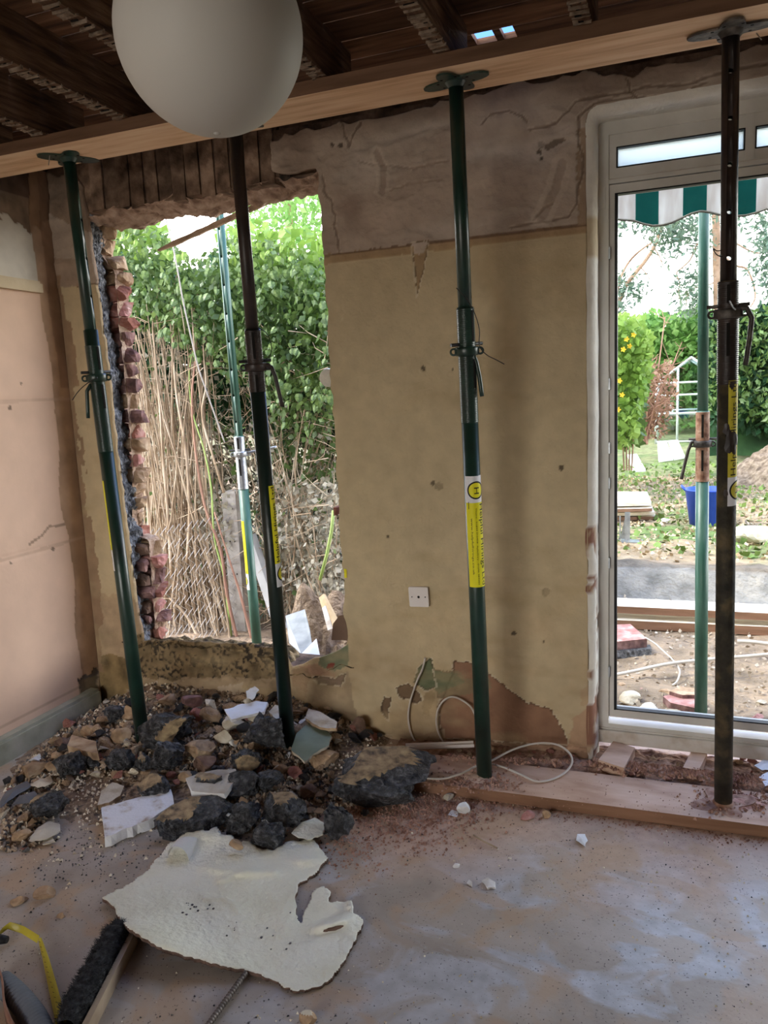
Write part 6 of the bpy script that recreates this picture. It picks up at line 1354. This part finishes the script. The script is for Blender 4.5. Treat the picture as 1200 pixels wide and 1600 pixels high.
# ---- beyond the window opening
iv = thing('ivy_hedge', 'overgrown green climber hedge beyond the window opening', 'hedge', P(330, 960, Y=5.3))
IV = [(172, 325), (215, 336), (245, 352), (275, 385), (305, 402), (335, 388), (350, 362), (385, 372), (420, 372), (460, 385), (520, 400), (530, 560), (530, 640), (505, 660), (480, 690), (450, 668), (425, 650), (400, 605), (360, 592), (330, 575), (290, 548), (250, 520), (215, 480), (190, 440), (172, 400)]
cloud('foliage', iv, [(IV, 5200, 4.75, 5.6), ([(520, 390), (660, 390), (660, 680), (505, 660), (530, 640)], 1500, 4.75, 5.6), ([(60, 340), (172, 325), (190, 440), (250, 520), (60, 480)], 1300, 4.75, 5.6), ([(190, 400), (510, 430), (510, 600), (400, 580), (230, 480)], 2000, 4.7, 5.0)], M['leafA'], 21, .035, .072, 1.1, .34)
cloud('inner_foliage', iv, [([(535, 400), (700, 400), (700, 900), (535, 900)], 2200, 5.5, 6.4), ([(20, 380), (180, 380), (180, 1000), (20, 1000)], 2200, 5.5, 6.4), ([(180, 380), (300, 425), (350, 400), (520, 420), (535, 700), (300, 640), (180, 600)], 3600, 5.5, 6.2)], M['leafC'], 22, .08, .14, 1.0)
cloud('bright_sprigs', iv, [([(172, 318), (215, 330), (250, 348), (280, 385), (260, 410), (200, 400), (172, 380)], 260, 4.8, 5.6), ([(340, 360), (400, 350), (520, 360), (520, 450), (440, 430), (350, 410)], 420, 4.9, 5.6), ([(470, 420), (525, 420), (530, 620), (480, 600)], 260, 4.8, 5.5)], M['leafB'], 23, .05, .10, .6)  # top sprigs in the brighter leaf colour
lm = MB(); hv = [(0, 0, 0), (.30, -.05, .16), (.44, -.30, .10), (.36, -.62, .06), (0, -1.0, -.10), (-.36, -.62, .06), (-.44, -.30, .10), (-.30, -.05, .16), (0, -.4, -.02)]
lm.add([(x * 1.0, z, y) for x, y, z in hv], [(8, 0, 1), (8, 1, 2), (8, 2, 3), (8, 3, 4), (8, 4, 5), (8, 5, 6), (8, 6, 7), (8, 7, 0)]); lm = lm.mesh('leaf'); lm.materials.append(M['leafA'])
lm2 = lm.copy(); lm2.materials[0] = M['leafB']
rs = np.random.RandomState(77); q = samp(IV, 285, rs); A = PV(q[:, 0], q[:, 1], rs.uniform(4.55, 4.8, 285)) - np.array(iv.location)
for i in range(285):
    o = bpy.data.objects.new('leaf', lm2 if q[i, 1] < 400 and i % 2 else lm); C.objects.link(o); o.parent = iv; o.location = A[i]; s = rs.uniform(.04, .068); o.scale = (s, s, s); o.rotation_euler = (rs.uniform(-.5, .5), rs.uniform(-.5, .5), rs.normal() * .6)
# pale stems
th = thing('dead_vine_thicket', 'tangle of bare pale vine stems under the climber hedge', 'vines', P(290, 1000, Y=5.0)); r_ = random.Random(5)
def vine(x0, y0, x1, y1, Y, r, wob=10, n=7):
    ph = [r_.uniform(0, 6) for _ in range(3)]; pts = []
    for i in range(n + 1):
        t_ = i / n; pts.append(P(x0 + (x1 - x0) * t_ + wob * math.sin(t_ * 4 + ph[0]) * .6 + wob * .3 * math.sin(t_ * 11 + ph[1]), y0 + (y1 - y0) * t_, Y=Y + .10 * math.sin(t_ * 5 + ph[2])))
    return (pts, r)
V1 = [vine(r_.uniform(225, 380), r_.uniform(1010, 1070), r_.uniform(200, 330), r_.uniform(470, 640), r_.uniform(4.75, 5.3), r_.uniform(.004, .012)) for _ in range(150)]
V1 += [vine(r_.uniform(400, 540), r_.uniform(930, 1030), r_.uniform(350, 540), r_.uniform(560, 700), r_.uniform(5.0, 5.6), r_.uniform(.003, .008), 14) for _ in range(70)]
o_ = stems('stem_mass', th, V1, M['stem'], .01); o_['kind'] = 'stuff'
V2 = []
for _ in range(950):
    x, y = r_.uniform(205, 535), r_.uniform(500, 990); a = r_.uniform(0, 6.3); L_ = r_.uniform(15, 60); Yq = r_.uniform(4.7, 5.5); V2.append(([P(x, y, Y=Yq), P(x + L_ * .5 * math.cos(a) + r_.uniform(-6, 6), y + L_ * .5 * math.sin(a), Y=Yq), P(x + L_ * math.cos(a), y + L_ * math.sin(a), Y=Yq + .05)], r_.uniform(.002, .0045)))
o_ = stems('twigs', th, V2, M['stem'], .01, 3); o_['kind'] = 'stuff'
for pts, m_, r in (([(372, 1005), (355, 930), (345, 860), (320, 790), (305, 700), (300, 620), (305, 560)], 'redstem', .013), ([(362, 1000), (350, 900), (335, 840), (330, 760), (318, 700), (300, 640)], 'greenstem', .009), ([(395, 1005), (376, 930), (360, 880), (335, 800)], 'redstem', .012), ([(243, 905), (235, 850), (232, 800), (226, 760)], 'stem', .022), ([(312, 1000), (305, 985), (290, 960), (265, 935)], 'stem', .018), ([(268, 900), (262, 800), (255, 720), (250, 640), (243, 560)], 'stem', .012), ([(292, 880), (296, 800), (290, 700), (276, 620), (270, 540)], 'stem', .012), ([(350, 770), (335, 720), (316, 650), (322, 600)], 'stem', .010)):
    b = MB(); x9, y9 = pts[-1]; pts = pts + ([(x9 - 4, y9 - 60), (x9 + 6, y9 - 110)] if y9 < 760 else []); q_ = smooth_path([P(x, y, Y=4.72 + .0012 * max(0, 620 - y)) for x, y in pts], 4); b.tube([p - Vector(th.location) for p in q_], [r * (1 - .65 * i / len(q_)) for i in range(len(q_))], 6); obj('thick_stem', b, M[m_], th)
cloud('dry_leaves', th, [([(540, 640), (660, 640), (660, 1000), (545, 1000)], 900, 4.9, 5.6), ([(210, 500), (400, 620), (540, 640), (545, 1010), (420, 1040), (230, 1050)], 3000, 5.0, 6.0), ([(420, 740), (545, 760), (545, 930), (430, 940)], 1800, 4.9, 5.4), ([(300, 770), (360, 770), (360, 860), (300, 830)], 220, 4.8, 5)], M['leafDry'], 24, .03, .06, .3)
cloud('green_leaves', th, [([(210, 500), (400, 620), (540, 560), (545, 950), (420, 960), (230, 990)], 1000, 4.9, 5.9), ([(420, 600), (540, 600), (540, 760), (430, 740)], 1000, 5.0, 5.8)], M['leafA'], 25, .03, .065, .6)
cloud('dark_backing', th, [([(180, 470), (545, 600), (545, 1040), (200, 1060)], 4600, 6.0, 6.6)], mat('dark_leaf', [(.05, .05, .03), (.14, .12, .08), (.26, .24, .17)], 3, .8), 26, .07, .12, .3)  # dark leaf backing that closes the gaps to the sky behind the stems
b = MB(); b.tube([P(x, y, Y=4.5) for x, y in ((521, 798), (518, 830), (511, 865), (500, 906))], .011, 7); obj('green_shoot', b, M['greenstem'], label='straight light green shoot at the right edge of the window opening', cat='shoot')
# tree behind
tr = thing('garden_tree', 'light green leafy tree behind the climber hedge', 'tree', P(440, 700, Y=11))
cloud('foliage', tr, [([(372, 300), (395, 270), (430, 250), (530, 250), (540, 500), (430, 480), (380, 420), (350, 360)], 4200, 9.5, 12)], M['leafD'], 27, .07, .14, .9, .28)
cloud('left_foliage', tr, [([(180, 325), (215, 318), (240, 340), (250, 380), (180, 380)], 260, 8, 9)], M['leafD'], 28, .07, .12, .9, .3)
stems('trunk', tr, [([P(445, 760, Y=11.4), P(450, 560, Y=11.3), P(455, 400, Y=11.2), P(448, 300, Y=11)], .12)], M['bark'], .1, 8)
stems('limb', tr, [([P(451, 520, Y=11.3), P(475, 440, Y=11), P(495, 380, Y=10.8)], .05)], M['bark'], .1, 6); stems('limb', tr, [([P(452, 480, Y=11.3), P(430, 420, Y=11), P(410, 370, Y=10.8)], .05)], M['bark'], .1, 6)
# fence
FA = P(366, 776, Y=4.95); FB = P(536, 746, Z=FA.z); dF = (FB - FA); fence = thing('chain_link_fence', 'chain link fence with a concrete post beyond the window opening', 'fence', (FA.x, FA.y, 0)); fo = Vector(fence.location)
def link(name, A_, B_, m, z0, z1, pitch=.055):
    b = MB(); L_ = (B_ - A_).length; d = (B_ - A_).normalized(); nw = int(L_ / pitch); nz_ = int((z1 - z0) / (pitch * .9))
    for k in range(nw):
        pts = []
        for j in range(nz_ + 1):
            off = (k + (.5 if j % 2 else -.5) + .0) * pitch + pitch / 2; pts.append(A_ + d * off + Vector((0, (.004 if j % 2 else -.004), z0 + (z1 - z0) * j / nz_)) - Vector((fo.x, fo.y, 0)))
        b.tube(pts, .0028, 4, caps=False, smooth=False)
    o = obj(name, b, m, fence); o['kind'] = 'stuff'
FA0 = Vector((FA.x, FA.y, 0)); FB0 = Vector((FB.x, FB.y, 0)); FL0 = FA0 + (FA0 - FB0).normalized() * 1.35
link('wire_netting', FL0, FA0, M['wire'], -.22, .66); link('green_netting', FA0, FB0 + (FB0 - FA0) * .3, M['greenwire'], -.22, FA.z)
b = MB(); b.tube([FA - fo, FB + dF * .3 - fo], .004, 5); obj('top_line_wire', b, M['greenwire'], fence)
b = MB(); b.box((-.075, -.055, -.3), (.045, .055, FA.z + .03)); b.box((-.065, -.045, FA.z + .03), (.035, .045, FA.z + .045)); po = obj('concrete_post', b, M['concrete'], fence)
for z in (.2, .45, .70):
    for dx in (-.03, 0.01): hb_ = MB(); hb_.lathe([(.0002, 0), (.006, 0), (.006, .001)], 8, M=Matrix.Translation((dx, -.056, z)) @ Matrix.Rotation(math.pi / 2, 4, 'X')); obj('bolt_hole', hb_, M['blackhole'], po)
s0, s1 = P(386, 838, Y=4.9) - fo, P(440, 1000, Y=4.75) - fo; b = MB(); u_ = Vector((.03, 0, .012)); w_ = Vector((0, .08, 0)); b.add([s0 - u_, s0 + u_, s0 + u_ + w_, s0 - u_ + w_, s1 - u_, s1 + u_, s1 + u_ + w_, s1 - u_ + w_], [(0,1,2,3),(7,6,5,4),(0,4,5,1),(1,5,6,2),(2,6,7,3),(3,7,4,0)]); obj('brace', b, mat('pale_concrete', [(.40, .40, .39), (.50, .50, .49)], 8, .8), fence)
# batten, cable, pieces at the opening
A_, B_ = P(246, 391, Y=WY + .20), P(492, 280, Y=WY + .20); d = (B_ - A_).normalized(); nn = Vector((-d.z, 0, d.x)); b = MB(); r_ = random.Random(3); n = 26; L_ = (B_ - A_).length
for i in range(n + 1):
    p_ = A_ + d * (L_ * i / n); hw = (.011 + r_.uniform(-.002, .002)) * (1 if i > 2 else .3 + .23 * i)
    b.v += [tuple(p_ - nn * hw), tuple(p_ + nn * hw), tuple(p_ + nn * hw + Vector((0, .018, 0))), tuple(p_ - nn * hw + Vector((0, .018, 0)))]
for i in range(n):
    a = 4 * i
    for j in range(4): b.f.append([a + j, a + (j+1) % 4, a + 4 + (j+1) % 4, a + 4 + j]); b.m.append(0); b.sm.append(False)
b.f += [[3, 2, 1, 0], [4*n, 4*n+1, 4*n+2, 4*n+3]]; b.m += [0, 0]; b.sm += [False, False]
obj('broken_batten', b, M['batten'], label='splintered wooden batten hanging diagonally across the top of the window opening', cat='batten')
wire_on([(250, 300), (256, 330), (268, 375), (277, 420), (286, 470), (297, 520), (310, 575), (322, 610), (338, 655), (351, 692)], 3.9, .0042, M['cable'], 'hanging_cable', label='thin pale cable dangling down across the climber hedge', cat='cable')
q = P(517, 590, Y=3.45); b = MB(); b.tube([q + Vector((0, -.02, 0)), (-1.37, 3.33, q.z)], .010, 8); b.lathe([(.0005, 0), (.03, .003), (.043, .012), (.045, .03), (.04, .045), (.0005, .045)], 24, M=Matrix.Translation(q) @ Matrix.Rotation(math.pi / 2, 4, 'X')); obj('round_cap', b, M['paper'], label='cream round cap poking out beside the right edge of the window opening', cat='cap')
obj('brick_chip', broken_box(P(521, 806, Y=WY + .10), P(534, 790, Y=WY + .16), 9, .002), BR[0], label='dark red brick chip at the right edge of the window opening', cat='brick')
# debris outside under the opening
def xs3(pts, Y, th, m, name, label, cat):
    vs = [P(x, y, Y=yy) for (x, y), yy in zip(pts, Y)]; n = len(vs); b = MB(); b.add(vs + [v + Vector((0, th, -th * .3)) for v in vs], [list(range(n)), list(range(n, 2*n))[::-1]] + [(n+i, n+(i+1) % n, (i+1) % n, i) for i in range(n)])
    return obj(name, b, m, label=label, cat=cat)
xs3([(446, 962), (476, 952), (484, 985), (488, 1012), (470, 1022), (452, 1005)], [4.0, 4.05, 3.85, 3.7, 3.65, 3.8], .004, M['plastic'], 'plastic_sheet', 'crumpled pale blue plastic sheet outside the window opening', 'plastic')
xs3([(470, 1022), (494, 998), (500, 1028), (478, 1032)], [3.62, 3.7, 3.55, 3.5], .004, M['litter'], 'plastic_flap', 'white plastic flap below the pale blue sheet', 'plastic')
xs3([(498, 934), (505, 928), (528, 974), (522, 980), (514, 984)], [4.1, 4.1, 3.9, 3.85, 3.85], .03, mat('yellow_split_wood', [(.34, .25, .14), (.52, .40, .25)], 9, .85), 'splintered_wood', 'splintered yellowish wood leaning outside the lower right of the opening', 'wood')
xs3([(503, 950), (508, 946), (520, 982), (512, 985)], [4.0, 4.0, 3.84, 3.84], .02, M['concrete'], 'plastic_strip', 'white strip lying against the splintered wood outside', 'strip')
n = 46; u, v = np.meshgrid(np.linspace(-1, 1, n), np.linspace(-1, 1, n), indexing='ij'); q = P(500, 960, Y=4.2); x_, y_ = q.x + u * .55, 4.25 + v * .45; rr = np.hypot(u, v)
z_ = -.25 + .46 * np.clip(1 - rr ** 1.5, -.05, 1) * (1 + .5 * fbm(x_, y_, 1, 3, 6.)) + .02 * fbm(x_, y_, 3, 3, 25.)
I = np.arange(n * n).reshape(n, n); Fq = np.stack([I[:-1, :-1], I[1:, :-1], I[1:, 1:], I[:-1, 1:]], -1).reshape(-1, 4)
obj('earth_heap', fast_mesh('earth_heap', np.stack([x_, y_, z_], -1).reshape(-1, 3), Fq), M['soil'], kind='stuff', label='small heap of earth and roots outside the lower right of the opening', cat='soil')
